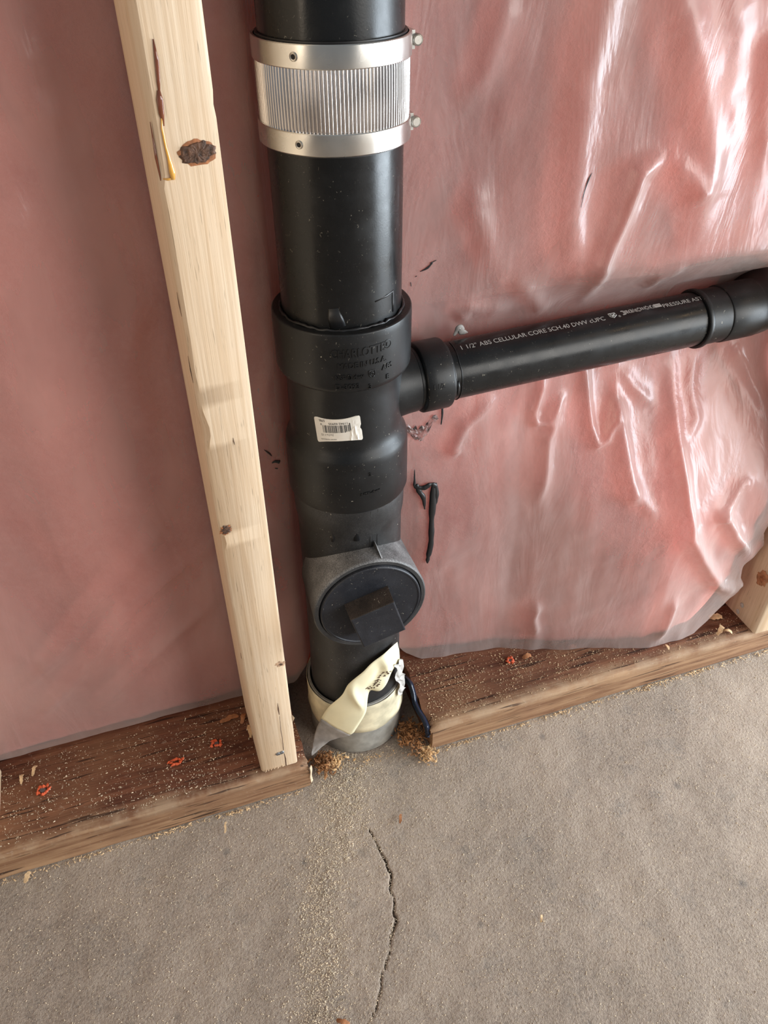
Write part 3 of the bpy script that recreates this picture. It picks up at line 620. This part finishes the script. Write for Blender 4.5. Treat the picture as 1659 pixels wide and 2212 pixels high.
# price sticker on the tee, upside down
def sticker():
    m = MB(); r = .0457; a0 = math.radians(-113.7); z0 = .4178; th = math.radians(5.5)
    def wv(u, v, d=0.0):
        x = u*math.cos(th)-v*math.sin(th); z = u*math.sin(th)+v*math.cos(th); a = a0+x/r
        return (PX+(r+d)*math.cos(a), PY+(r+d)*math.sin(a), z0+z)
    Wd, Hd, rc = .0182, .0113, .0014; nu, nv = 37, 15; V = []; F = []
    for i in range(nu):
        for j in range(nv):
            u = -Wd+2*Wd*i/(nu-1); v = -Hd+2*Hd*j/(nv-1)
            cx, cz = max(abs(u)-(Wd-rc), 0), max(abs(v)-(Hd-rc), 0); q = math.hypot(cx, cz)
            if q > rc: u = math.copysign(Wd-rc+cx*rc/q, u); v = math.copysign(Hd-rc+cz*rc/q, v)
            if i >= nu-3: u -= .0011*math.exp(-((v-.0005)/.0016)**2)     # torn nick
            d = .0002+.0007*math.exp(-((u-.0130+.12*v)/.0007)**2)*(v < .003)+.0006*math.exp(-((u-.0108-.18*v)/.0006)**2)*(v < .001)
            if u > .012: d += .0004*abs(float(vnoise(np.array(u), np.array(v), .0025, 5)))
            V.append(wv(u, v, d))
    for i in range(nu-1):
        for j in range(nv-1): F.append((i*nv+j, (i+1)*nv+j, (i+1)*nv+j+1, i*nv+j+1))
    m.add(V, F, 0)
    def quad(u0, u1, v0, v1): m.add([wv(u0, v0, .00042), wv((u0+u1)/2, v0, .00042), wv(u1, v0, .00042), wv(u1, v1, .00042), wv((u0+u1)/2, v1, .00042), wv(u0, v1, .00042)], [(0, 1, 4, 5), (1, 2, 3, 4)], 1)
    rg = random.Random(4); u = -.0118
    while u < .0095:
        w_ = rg.choice([.00022, .00022, .0004, .00065]); quad(u, u+w_, -.0020+.0006*(u > .006), .0047); u += w_+rg.choice([.0003, .0003, .00055, .0008])
    quad(.0093, .0100, -.0004, .0062)
    def txt(s, size, ur, vt, width=None):            # text turned by 180 degrees: starts at ur, reads to the left
        V, F, x0, x1 = text_geo(s, size); k = width/(x1-x0) if width else 1
        m.add([wv(ur-(x-x0)*k, vt-y, .00044) for x, y, z in V], F, 1)
    txt('570S', .0030, -.0093, .0098, .0046); txt('11942 02935', .0026, .0080, .0071, .0145); txt('8', .0024, -.0122, .0062)
    txt('3 x 3 x 1 1/2', .0025, -.0040, -.0031, .0098); txt('SANITARY TEE REDUCING', .0014, -.0020, -.0075, .0125)
    return m.obj('price_label', ['paper', 'ink'])
o = sticker(); o.parent = tee; tag(o, 'cream price sticker with barcode, upside down')
tee.location = -st.location
# printed line on the branch pipe
def branch_text(m, s, size, s0, width, ang0, r=.02425):
    V, F, x0, x1 = text_geo(s, size); k = width/(x1-x0); up = (UP-BD*UP.dot(BD)).normalized(); fr = up.cross(BD)
    if fr.y > 0: fr = -fr
    P = []
    for x, y, z in V:
        t = math.radians(ang0)+y/r; P.append(BP0+BD*(s0+(x-x0)*k)+(fr*math.cos(t)+up*math.sin(t))*r)
    m.add(P, F)
def branch_quad(m, s0, s1, a0, a1, r=.02425):
    up = (UP-BD*UP.dot(BD)).normalized(); fr = up.cross(BD); fr = -fr if fr.y > 0 else fr; P = []
    for s_, a in ((s0, a0), (s1, a0), (s1, a1), (s0, a1)): t = math.radians(a); P.append(BP0+BD*s_+(fr*math.cos(t)+up*math.sin(t))*r)
    m.add(P, [(0, 1, 2, 3)])
m = MB()
branch_text(m, '1 1/2" ABS CELLULAR CORE SCH.40 DWV cUPC', .0066, .0985, .1335, 69)
A0 = 72
def branch_line(m, pts, w_, r=.0242):
    up = (UP-BD*UP.dot(BD)).normalized(); fr = up.cross(BD); fr = -fr if fr.y > 0 else fr
    m.add(*tube([BP0+BD*s_+(fr*math.cos(math.radians(a))+up*math.sin(math.radians(a)))*r for s_, a in pts], w_, 5))
branch_line(m, [(.2375, 84), (.2375, 76), (.2405, 70), (.2440, 76), (.2440, 84), (.2375, 84)], .0004); branch_line(m, [(.2385, 80), (.2405, 77), (.2430, 81)], .0006); branch_line(m, [(.2395, 75), (.2425, 75)], .0005)
branch_text(m, '\u00ae', .0030, .2450, .0024, 69)
rg = random.Random(9); s_ = .2515
branch_quad(m, .2500, .2525, 72, 86)
while s_ < .284:
    w_ = rg.choice([.0004, .0006, .0009]); branch_quad(m, s_, s_+w_, 75+rg.uniform(-2, 1), 84+rg.uniform(-2, 2)); s_ += w_+rg.choice([.0005, .0008])
branch_quad(m, .2825, .2895, 74, 85)
branch_text(m, 'PRESSURE ASTM', .0062, .2905, .0450, 70)
o = m.obj('printed_lettering', 'print'); rel(o, st); tag(o, 'white printed line along the side branch')
m = MB()
def hub_text():
    V, F, x0, x1 = text_geo('1 1/2', .0055, .0003); r = .0293; up = (UP-BD*UP.dot(BD)).normalized(); fr = up.cross(BD); fr = -fr if fr.y > 0 else fr
    m.add([BP0+BD*(.066+(x-x0)*.9)+(fr*math.cos(math.radians(8)+y/r)+up*math.sin(math.radians(8)+y/r))*(r+z) for x, y, z in V], F)
hub_text(); o = m.obj('raised_lettering', 'abs_fit'); rel(o, st)
m = MB()
for s0_, r0_ in ((.0865, .0250), (.0925, .0245)):
    P = []; R = []
    up = (UP-BD*UP.dot(BD)).normalized(); fr = up.cross(BD); fr = -fr if fr.y > 0 else fr
    for i in range(40):
        a = math.radians(-100+200*i/39); P.append(BP0+BD*(s0_+.0012*float(vnoise(np.array(i*.01), np.array(s0_), .05, 31)))+(fr*math.cos(a)+up*math.sin(a))*r0_); R.append(.0008+.0007*abs(float(vnoise(np.array(i*.01), np.array(1.0), .03, 33))))
    m.add(*tube(P, R if s0_ < .09 else [x*.35 for x in R], 6))
m.add(*tube([BP0+BD*.089+fr*.0243+up*z for z in (.004, -.001, -.005, -.009)], [.0006, .0016, .0013, .0004], 7))
rel(m.obj('glue_bead', 'glue', None, True), st)
# ---------------------------------------------------------------- upper pipe and steel coupling
V, F = lathe([(.6462, .038), (.6462, .0444), (.70, .0444), (.9, .0444), (1.5, .0444)], (PX, PY, 0), (0, 0, 1), 128)
o = mesh_obj('drain_pipe', V, F, 'abs', None, True, None, 40); tag(o, 'black pipe running up out of the top of the steel coupling', 'pipe')
cp = root('pipe_coupling', 'shiny steel band coupling with ribbed middle, clamped round the black stack', 'coupling', (PX, PY, .6165))
NF = 128; SEGF = NF*6
fl = lambda k: .0007*(math.cos(2*PI*(k % 6)/6) if True else 0)
V, F = lathe([(.6265, .0471), (.632, .0473), (.645, .0474), (.660, .0473), (.6650, .0471)], (PX, PY, 0), (0, 0, 1), SEGF, flute=fl)
rel(mesh_obj('ribbed_shield', V, F, 'flute', None, True), cp)
V, F = lathe([(.6150, .0446), (.6150, .0462), (.6765, .0462), (.6765, .0446)], (PX, PY, 0), (0, 0, 1), 96); rel(mesh_obj('rubber_sleeve', V, F, 'glue', None, True, None, 40), cp)
def band(z0, z1):
    prof = [(z0, .0470), (z0, .0484), (z0+.0005, .0488), ((z0+z1)/2, .04895), (z1-.0005, .0488), (z1, .0484), (z1, .0470)]
    V, F = lathe(prof, (PX, PY, 0), (0, 0, 1), 128); b = rel(mesh_obj('clamp_band', V, F, 'band', None, True, None, 30), cp)
    zc = (z0+z1)/2; tag(b, 'smooth upper clamp band' if z0 > .64 else 'smooth lower clamp band')
    # worm screw with hex head and housing, on the right of the pipe
    hx, hy = PX+.0522, PY-.002; m = MB()
    m.add(*lathe([(0, .0001), (0, .0024), (.0006, .0026), (.0006, .0024), (0, .0031), (.0008, .0035), (.0040, .0035), (.0045, .0024), (.020, .0030), (.020, .0001)], (hx, hy-.0085, zc), (0, 1, 0), 12))
    so = m.obj('worm_screw', 'screw', None, True, 30); so.parent = b
    m = MB(); m.add(*box(hx-.0062, hx-.0012, hy-.006, hy+.013, z0+.0012, z1-.0012)); h = m.obj('screw_housing', 'band'); h.parent = b
    m = MB(); a = -132; c = Vector(cyl_pt(.0490, a, zc)); n = (c-Vector((PX, PY, zc))).normalized()
    m.add(*lathe([(-.0004, .0026), (.0003, .0025), (.0006, .0020), (.0004, .0014), (-.0003, .0012)], c, n, 20), 0)
    m.add(*lathe([(.0002, .0013), (.00021, .0001)], c, n, 16), 1)
    rv = m.obj('eyelet', ['screw', 'hole'], None, True, 30); rv.parent = b
    b.location = -cp.location
    return b
band(.6628, .6755); band(.6163, .6290)
# ---------------------------------------------------------------- sleeve at the slab, tape
sv = root('pipe_sleeve', 'grey pipe stub at the floor wrapped in dirty cream tape, under the cleanout', 'pipe sleeve', (PX-.0015, PY, 0))
SX = PX-.0015
V, F = lathe([(.0005, .0508), (.030, .0508), (.060, .0505), (.0795, .0505), (.0800, .0500), (.0800, .0480), (.0790, .0477), (.02, .0477)], (SX, PY, 0), (0, 0, 1), 96)
rel(mesh_obj('stub', V, F, 'sleeve', None, True, None, 40), sv)
rows = []
for j in range(8):
    rr = []
    for k in range(97):
        a = 2*PI*k/96; zt = .0790+.0012*float(vnoise(np.array(math.cos(a)*.05), np.array(math.sin(a)*.05), .02, 5)); zb = .0375+.005*float(vnoise(np.array(math.cos(a)*.05), np.array(math.sin(a)*.05), .03, 6))
        r = .0514+.0006*float(vnoise(np.array(math.cos(a)*.08), np.array(math.sin(a)*.08+j*.004), .012, 7))+(.0012 if j == 0 else 0)*abs(math.sin(3*a))
        z = zb+(zt-zb)*j/7; rr.append((SX+r*math.cos(a), PY+r*math.sin(a), z))
    rows.append(rr)
tb = mesh_obj('tape_band', *strip(rows), 'band_tape', None, True); thicken(tb, .0004); rel(tb, sv); tag(tb, 'dirty cream tape wrapped round the stub')
# loose flap of masking tape
T1 = [(.1158, .0265, .1528), (.0993, .0167, .1532), (.0859, .0137, .1479), (.0761, .0132, .1384), (.0620, .0151, .1233), (.0546, .0160, .1069), (.0424, .0240, .0830), (.0350, .0300, .0590), (.0265, .0300, .0350), (.0190, .0180, .0200)]
T2 = [(.1200, .0300, .1184), (.1098, .0216, .1195), (.1013, .0169, .1138), (.0932, .0136, .1034), (.0809, .0107, .1001), (.0768, .0095, .0767), (.0667, .0108, .0528), (.0600, .0115, .0435), (.0400, .0200, .0300), (.0195, .0175, .0165)]
def densify(P, n):
    P = np.array(P); t = np.linspace(0, len(P)-1, n); i = np.clip(t.astype(int), 0, len(P)-2); f = (t-i)[:, None]
    p0 = P[np.maximum(i-1, 0)]; p1 = P[i]; p2 = P[i+1]; p3 = P[np.minimum(i+2, len(P)-1)]
    return .5*((2*p1)+(-p0+p2)*f+(2*p0-5*p1+4*p2-p3)*f**2+(-p0+3*p1-3*p2+p3)*f**3)
def tape_flap():
    A = densify(T1, 64); B = densify(T2, 64); nv = 13; rows = []
    for i in range(64):
        t = i/63; r = []
        for j in range(nv):
            s = j/(nv-1); p = A[i]*(1-s)+B[i]*s
            c = np.array([PX, PY, p[2]]); n = (p-c); n[2] = 0; n /= np.linalg.norm(n)+1e-9
            amp = .0016*math.sin(PI*s)*(1-abs(2*t-1)*.4)
            crease = .0062*math.exp(-((t-.44-.10*s)/.035)**2)*math.sin(PI*min(s*1.1, 1))-.0085*math.exp(-((t-.36-.05*s)/.04)**2)*(s > .45)*(s-.45)
            curl = .0045*math.exp(-((t-.13-.05*s)/.035)**2)*math.sin(PI*s)+.0035*math.exp(-((t-.25)/.10)**2)*max(0, s-.6)/.4-.0030*math.exp(-((t-.24)/.12)**2)*math.exp(-((s-.55)/.15)**2)
            p = p+n*(amp+crease+curl+.0006*float(vnoise(np.array(t), np.array(s*.4), .07, 15))+.0012)
            r.append(tuple(p))
        rows.append(r)
    return rows
rows = tape_flap()
tp = root('masking_tape', 'loose pale yellow flap of masking tape peeling off the floor stub', 'tape', (.075, .012, .08))
o = mesh_obj('tape_strip', *strip(rows[:50]), 'tape', None, True); thicken(o, .00015); rel(o, tp)
rg2 = []
for i, r in enumerate(rows[49:]):
    rg2.append([tuple(np.array(p)+np.array([0, -.0002, .0004*math.sin(i*2.1+j)])) for j, p in enumerate(r)])
o = mesh_obj('tape_backing', *strip(rg2), 'tape_grey', None, True); thicken(o, .0003); rel(o, tp); tag(o, 'grey torn end of the flap')
m = MB()                                             # dirt smear stuck on the tape
rgx = random.Random(3)
for k in range(60):
    t = rgx.uniform(0, 1); i = int(20+10*t-8*(1-t)); i = max(6, min(30, int(10+16*t))); j = int(8+rgx.uniform(0, 1.8)); p = Vector(rows[i][j]); d = .0004+.0010*rgx.random()*(1-abs(2*t-1))+.0003
    p += Vector((rgx.uniform(-.0015, .0015), -.0004, rgx.uniform(-.0012, .0012)))
    m.add([p+Vector((-d, 0, -d*.4)), p+Vector((d, -.0002, -d*.3)), p+Vector((d*.6, 0, d)), p+Vector((0, -.0007, .0002))], [(0, 1, 3), (1, 2, 3), (2, 0, 3), (0, 2, 1)])
rel(m.obj('dirt_smear', 'knot'), tp)
rows2 = []
for i in range(14):
    t = i/13; a = -52+13*t; z = .125-.062*t; rr = []
    for j in range(7):
        s = j/6; q = .0525+.0022*abs(math.sin(j*2.4+i*.9))+.001*s; rr.append(cyl_pt(q, a-7+14*s+3*math.sin(i), z+.002*math.sin(j*1.7)))
    rows2.append(rr)
o = mesh_obj('clear_tape', *strip(rows2), 'tape_clear', None, False); thicken(o, .0003); rel(o, tp); tag(o, 'crumpled clear tape at the right end')
# ---------------------------------------------------------------- navy film scrap in the slot beside the right plank
NP = [(.1400, .0640, .043), (.1420, .0500, .049), (.1425, .0400, .044), (.1420, .0330, .036), (.1420, .0200, .036), (.1430, .0080, .037), (.1430, -.0010, .035), (.1432, -.0060, .026)]
P = densify(NP, 40); rows = []
for i, p in enumerate(P):
    w_ = .0045*(.5+.5*math.sin(PI*min(1, (i+4)/30))); rows.append([tuple(p+np.array([(.0022 if j % 2 else -.0022)-.0006*j, .0010*math.sin(i*.7+j), -w_*(j-1.5)*.8])) for j in range(4)])
o = mesh_obj('plastic_scrap', *strip(rows), 'navy', None, True); thicken(o, .0005); tag(o, 'crumpled navy plastic scrap in the slot beside the right plank end', 'plastic scrap')
# ---------------------------------------------------------------- black cement drips on the plastic
def drip(name, polys, label, off=.0018, mat='glue', flat=.55):
    m = MB()
    for pts, rad in polys:
        n = max(14, len(pts)*7); D2 = densify([(x, 0, z) for x, z in pts], n); R = np.interp(np.linspace(0, len(rad)-1, n), range(len(rad)), rad)
        R = R*(1+.7*vnoise(np.arange(n)*1.0, np.full(n, len(pts)*3.3), 2.6, 17)); ys = sheet_y(D2[:, 0], D2[:, 2])
        m.add(*tube([(D2[i, 0], ys[i]-off, D2[i, 2]) for i in range(n)], list(np.maximum(R, .0002)), 9, flat, (0, 1, 0)))
    return tag(m.obj(name, mat, None, True), label, 'glue drip')
drip('glue_drip', [([(.155, .3125), (.1552, .300), (.1560, .2925), (.1640, .2905), (.1710, .2935), (.1755, .2900)], [.0004, .0010, .0022, .0026, .0022, .0026]),
                   ([(.1755, .2935), (.1770, .280), (.1765, .268)], [.0016, .0030, .0012]),
                   ([(.1735, .2930), (.1735, .2700), (.1728, .2450), (.1725, .2200), (.1700, .2020), (.1695, .1935)], [.0024, .0040, .0034, .0027, .0028, .0006]),
                   ([(.1570, .2950), (.1600, .2860), (.1640, .2780), (.1655, .2640)], [.0016, .0024, .0020, .0008])], 'long black cement drip on the plastic right of the cleanout')
drip('glue_drip', [([(.1815, .3720), (.1815, .3650), (.1805, .3560)], [.0012, .0010, .0005])], 'short thin black drip hanging under the side branch hub', .0015)
def torn_patch():
    m = MB(); rows = []; rg = random.Random(12)
    for i in range(15):
        t = i/14; rr = []
        for j in range(9):
            u = j/8; x = .1470+.0300*t; zc = .3600-.0165*math.sin(PI*min(1, t*1.15))*.75+.004*t; hw = .0075*math.sin(PI*(.12+.80*t))*(1+.35*math.sin(i*2.1))
            z = zc+hw*(u-.5)*2*(1+.3*rg.uniform(-1, 1)); y = float(sheet_y(np.array(x), np.array(z)))-.0012-.0022*abs(math.sin(i*1.3+j*1.9))*math.sin(PI*u); rr.append((x+rg.uniform(-.0007, .0007), y, z))
        rows.append(rr)
    o = mesh_obj('torn_plastic', *strip(rows), 'smoky', None, False); tag(o, 'crumpled dark smeared scrap of torn plastic just under the side branch hub', 'plastic scrap')
torn_patch()
drip('glue_smudge', [([(.0175, .3640), (.0215, .3590), (.0235, .3555)], [.0003, .0009, .0003]), ([(.0230, .3480), (.0260, .3490), (.0300, .3475)], [.0006, .0014, .0018]), ([(.0250, .3420), (.0275, .3410)], [.0005, .0008])], 'black smudges on the plastic between the pale stud and the stack', .0010, 'glue', .3)
drip('glue_smudge', [([(.1560, .5040), (.1620, .5065), (.1660, .5105)], [.0003, .0010, .0005]), ([(.1640, .5100), (.1690, .5120)], [.0006, .0003]), ([(.1485, .4960), (.1490, .4925)], [.0005, .0003]), ([(.1520, .5000), (.1535, .5008)], [.0003, .0004])], 'faint black streaks on the plastic above the side branch hub', .0006, 'glue', .3)
drip('glue_smudge', [([(.2742, .5500), (.2752, .5600), (.2778, .5700), (.2800, .5745)], [.0001, .00035, .0006, .0002])], 'thin dark hair-like scratch high on the right plastic', .0006, 'glue', .4)
drip('torn_plastic_tab', [([(.1835, .4490), (.1880, .4560), (.1905, .4520), (.1960, .4500)], [.0008, .0030, .0026, .0006])], 'grey torn tab of plastic above the side branch hub', .0130, 'tape_grey', .3)

# ---------------------------------------------------------------- orange plastic nail washers on the planks
def orange(x, y, n, r, label, nail=True, seed=0, squash=1.0):
    rg = random.Random(seed); z0 = .0386; rt = root('nail_washer', label, 'nail', (x, y, z0)); m = MB()
    for k in range(n):
        a = 2*PI*k/n+rg.uniform(-.3, .3); q = r*rg.uniform(.55, 1.05); L = r*rg.uniform(.3, .55); t = a+rg.uniform(.6, 2.0)
        c = Vector((q*math.cos(a), q*math.sin(a)*squash, .0008)); d = Vector((math.cos(t), math.sin(t)*squash, rg.uniform(-.1, .5)))*L
        m.add(*tube([c-d, c+Vector((0, 0, .0008)), c+d], [.0006, .0017*rg.uniform(.6, 1.2), .0005], 5))
    o = m.obj('orange_crumb', 'orange'); o.parent = rt
    if nail:
        V, F = lathe([(0, .0030), (.0008, .0030), (.0012, .0026), (.0012, .0001)], (0, 0, 0), (0, 0, 1), 16); o = mesh_obj('nail_head', V, F, 'rust', None, True, None, 30); o.parent = rt
orange(-.2485, .0510, 11, .0062, 'orange plastic ring round a nail head at the left end of the left plank', True, 1)
orange(-.1187, .0404, 9, .0075, 'orange crumpled plastic strip midway on the left plank', False, 2, .45)
orange(-.0759, .0485, 9, .0055, 'dark orange plastic crumb on the left plank nearest the pale stud', True, 3, .8)
orange(.2649, .0499, 12, .0048, 'dull orange plastic ring round a nail on the right plank', True, 4)
# ---------------------------------------------------------------- single shavings
def shaving(x, y, z, L, wd, rot, curl, label, mat='chip', tilt=.1):
    rows = []; n = 9
    for i in range(n):
        t = i/(n-1)-.5; px = L*t; pz = curl*L*(1-4*t*t); w_ = wd*(1-.5*abs(2*t)**2)*(1+.2*math.sin(i*2.3+L*900))
        rows.append([(px, (j-1)*w_*.5+.1*L*math.sin(t*4), pz+tilt*(j-1)*w_*.3+.0008) for j in range(3)])
    o = mesh_obj('wood_shaving', *strip(rows), mat, None, False); thicken(o, .0005); o.location = (x, y, z); o.rotation_euler = (0, 0, rot)
    return tag(o, label, 'wood shaving', 'larger wood shavings')
Zp = .0390
shaving(-.0570, .0745, Zp, .020, .006, -.15, .10, 'flat reddish shaving against the back of the left plank, left of the stud foot', 'chip_red')
shaving(-.0430, .0700, Zp, .013, .005, .9, .25, 'short upright reddish shaving touching the left side of the stud foot', 'chip_red')
shaving(-.0395, .0520, Zp, .016, .004, 1.3, .1, 'thin pale sliver lying along the left side of the stud foot')
shaving(-.2680, .0700, Zp, .011, .0035, 1.2, .3, 'curled pale shaving at the far left end of the left plank')
shaving(-.2560, .0760, Zp, .012, .0035, 1.0, .3, 'second curled pale shaving at the left plank end, nearer the plastic')
shaving(.5313, .0297, Zp, .016, .009, -.5, .08, 'flat triangular chip at the back beside the right stud foot')
shaving(.5225, .0090, Zp, .017, .006, .3, .35, 'curly pale shaving in front of the right stud foot')
shaving(.5290, .0050, Zp, .012, .004, -.9, .3, 'small curled shaving beside the curly one by the right stud')
shaving(.3419, .0441, Zp, .011, .005, -.4, .15, 'orange-tinted chip on the right plank under the middle of the plastic hem', 'chip_red')
shaving(.2853, .0485, Zp, .011, .006, -.2, .15, 'tan chip lying beside the dull orange ring on the right plank', 'chip_red')
shaving(.4480, .0080, Zp, .008, .003, 1.2, .2, 'tiny pale chip on the right plank below the plastic corner')
shaving(-.2730, -.0140, .0006, .011, .005, .9, .15, 'pale chip on the concrete at the foot of the left plank, far left')
shaving(-.0840, -.0250, .0006, .012, .0022, 1.1, .08, 'thin straight sliver on the concrete below the left plank')
shaving(.0863, -.0734, .0006, .010, .003, .9, .2, 'single tan shaving on the bare concrete right of the sawdust trail', 'chip_red')
shaving(-.0210, -.2300, .0006, .012, .004, -.9, .2, 'curved tan shaving at the bottom of the sawdust trail', 'chip_red')
shaving(.1760, -.2080, .0006, .007, .0022, .7, .3, 'small curled chip on the concrete at lower right')
# ---------------------------------------------------------------- sawdust: uncountable
def grains(name, P, size, mat, label, elong=2.2, seed=0):
    r = np.random.default_rng(seed); n = len(P); P = np.asarray(P); L = size*np.minimum(r.lognormal(0, .38, n), 2.0); a = r.random(n)*2*PI; w_ = L/elong*r.uniform(.5, 1.4, n); h = w_*r.uniform(.3, .9, n); tl = r.uniform(-.35, .35, n)*L
    dx, dy = np.cos(a), np.sin(a)
    base = np.array([(-.5, -.2, 0), (-.35, .5, 0), (.5, .25, 0), (.4, -.5, 0), (-.25, .1, 1), (.3, -.15, .7)])
    V = np.empty((n, 6, 3))
    for k, (u, v, z) in enumerate(base):
        lx = u*L; ly = v*w_; V[:, k, 0] = P[:, 0]+lx*dx-ly*dy; V[:, k, 1] = P[:, 1]+lx*dy+ly*dx; V[:, k, 2] = P[:, 2]+z*h+np.maximum(u*tl, -.0002)
    f3 = np.array([(0, 1, 4), (2, 3, 5), (1, 2, 5), (1, 5, 4), (3, 0, 4), (3, 4, 5)])
    F = (np.arange(n)[:, None, None]*6+f3[None]).reshape(-1, 3)
    o = fast_mesh(name, V.reshape(-1, 3), F, mat, False); return tag(o, label, 'sawdust', None, 'stuff')
def scatter_floor():
    P = []; n = 0
    TR = [(.060, .012), (.0488, .0072), (.0356, -.0288), (.0291, -.0591), (.0087, -.0879), (-.0038, -.1077), (-.0149, -.1315), (-.0216, -.172), (-.0401, -.2242), (-.05, -.27)]
    X = rng.uniform(-.36, .66, 420000); Y = rng.uniform(-.40, .03, 420000)
    d, t = poly_dist(X, Y, TR); wd = np.interp(t, [0, .2, .35, .5, 1], [.024, .030, .026, .018, .024])
    dens = .30+.35*np.clip(vnoise(X, Y, .05, 91)+.2, 0, 1)+1.6*np.exp(-(d/wd)**2)*np.interp(t, [0, .3, .45, 1], [1, 1, .65, .5])+.30*np.exp(-(d/.07)**2)
    d2, t2 = poly_dist(X, Y, [(-.2206, -.0831), (-.1907, -.0691), (-.1515, -.0619), (-.12, -.058)]); dens += .35*np.exp(-(d2/.012)**2)
    edge = np.exp(-np.abs(Y+.009)/.006)*((X < .0) | (X > .15)); dens += .45*edge
    dens *= np.where(X > .25, .75, 1.0)
    ok = (rng.random(len(X)) < dens*.62) & ~((Y > -.0075) & ((X < .008) | (X > .147))) & (np.hypot(X-PX, Y-PY) > .053)
    X, Y = X[ok], Y[ok]; Z = .0012*vnoise(X, Y, .03, 5)+.0006*vnoise(X, Y, .008, 6)-.0010
    d, t = poly_dist(X, Y, TR); Z = Z+rng.random(len(X))*.0012*np.exp(-(d/.016)**2)
    return np.stack([X, Y, Z], -1)
grains('sawdust', scatter_floor(), .00098, 'dust', 'fine pale sawdust scattered over the concrete with a denser trail from the stack', 2.0, 5)
def edge_line():
    n = 1100; X = np.concatenate([rng.uniform(-.33, .0, n//2), rng.uniform(.147, .62, n)]); X = X[rng.random(len(X)) < .25+1.3*np.clip(vnoise(X, X*0, .02, 44)+.2, 0, 1)]; Y = -.0085-np.abs(rng.normal(0, .0028, len(X))); return np.stack([X, Y, np.full(len(X), .0002)], -1)
grains('sawdust', edge_line(), .0021, 'chip', 'coarse sawdust lying along the foot of the planks', 2.6, 6)
def scatter_plate(x0, x1, n):
    X = rng.uniform(x0, x1, n); Y = rng.uniform(-.003, .095, n); dens = .25+.75*np.clip(vnoise(X, Y, .03, 95)+.35, 0, 1)*np.interp(Y, [0, .02, .06, .1], [1, 1, .6, .3])
    if x0 > 0: dens *= np.interp(X, [.15, .25, .35, .6], [1.5, 1.2, .8, .5])
    ok = rng.random(n) < dens*.75; X, Y = X[ok], Y[ok]; y2 = sheet_y(X, np.full(len(X), .05)); ok = Y < y2-.001; X, Y = X[ok], Y[ok]
    ins = (X > -.040) & (X < .001) & (Y > -.001); X, Y = X[~ins], Y[~ins]
    Z = np.where(Y < .0, .0356, .0383)-np.where(Y < -.0015, .0015, 0)
    return np.stack([X, Y, Z], -1)
grains('sawdust', scatter_plate(-.32, .008, 7000), .00115, 'dust', 'pale sawdust flecks on top of the left plank', 2.2, 7)
grains('sawdust', scatter_plate(.150, .62, 15000), .00118, 'dust_tan', 'tan sawdust flecks on top of the right plank', 2.0, 8)
def fibres(name, n, cx, cy, cz, rx, ry, rz, mat, label, seed, L0=.007, shape=None):
    rg = random.Random(seed); m = MB(); mm = MB()
    for k in range(n):
        x = rg.gauss(0, .5); y = rg.gauss(0, .5); z = abs(rg.gauss(0, .5))*max(0, 1-.5*math.hypot(x, y)); p = Vector((cx+rx*x, cy+ry*y, cz+rz*z)); L = L0*rg.uniform(.25, 1.1)
        d = Vector((rg.gauss(0, 1), rg.gauss(0, 1), rg.gauss(0, .55))).normalized(); b = Vector((rg.gauss(0, 1), rg.gauss(0, 1), abs(rg.gauss(0, 1)))).normalized()
        pts = [p-d*L*.5, p-d*L*.2+b*L*rg.uniform(0, .3), p+d*L*.2+b*L*rg.uniform(-.1, .35), p+d*L*.5+b*L*rg.uniform(-.2, .3)]
        w_ = L0*rg.choice([.05, .07, .10, .15, .24])
        for q in pts: q.z = max(q.z, cz*0+.0006)
        m.add(*tube(pts, [w_*.5, w_, w_*.9, w_*.3], 5, .4))
    o = m.obj(name, mat); return tag(o, label, 'wood fibres', None, 'stuff')
fibres('wood_fibres', 420, .1290, .0120, .004, .017, .021, .016, 'fibre', 'brown shredded wood fibres heaped right of the taped stub', 3)
fibres('wood_fibres', 190, .1390, -.0130, .001, .008, .011, .008, 'fibre_pale', 'pale shredded fibres spilling off the corner of the right plank', 4, .006)
fibres('wood_fibres', 230, .0300, .0120, .003, .010, .012, .012, 'fibre', 'brown torn fibres at the cut end of the left plank', 5)
fibres('wood_fibres', 150, .0390, .0100, .003, .014, .008, .008, 'fibre_pale', 'orange-tan torn fibres in front of the taped stub', 6, .007)
fibres('wood_fibres', 60, .0850, .0020, .0005, .028, .006, .003, 'fibre_pale', 'small tan crumbs along the front of the taped stub', 7, .003)
# pale splinter standing at the cut end of the left plank
rows = [[(.0105+.0012*j+.0006*math.sin(i), -.0080+.0010*i*.2+.0015*j, .0335-.0042*i) for j in range(3)] for i in range(8)]
o = mesh_obj('wood_splinter', *strip(rows), 'pine', None, False); thicken(o, .0008); tag(o, 'pale whitish splinter hanging on the cut end of the left plank', 'splinter')
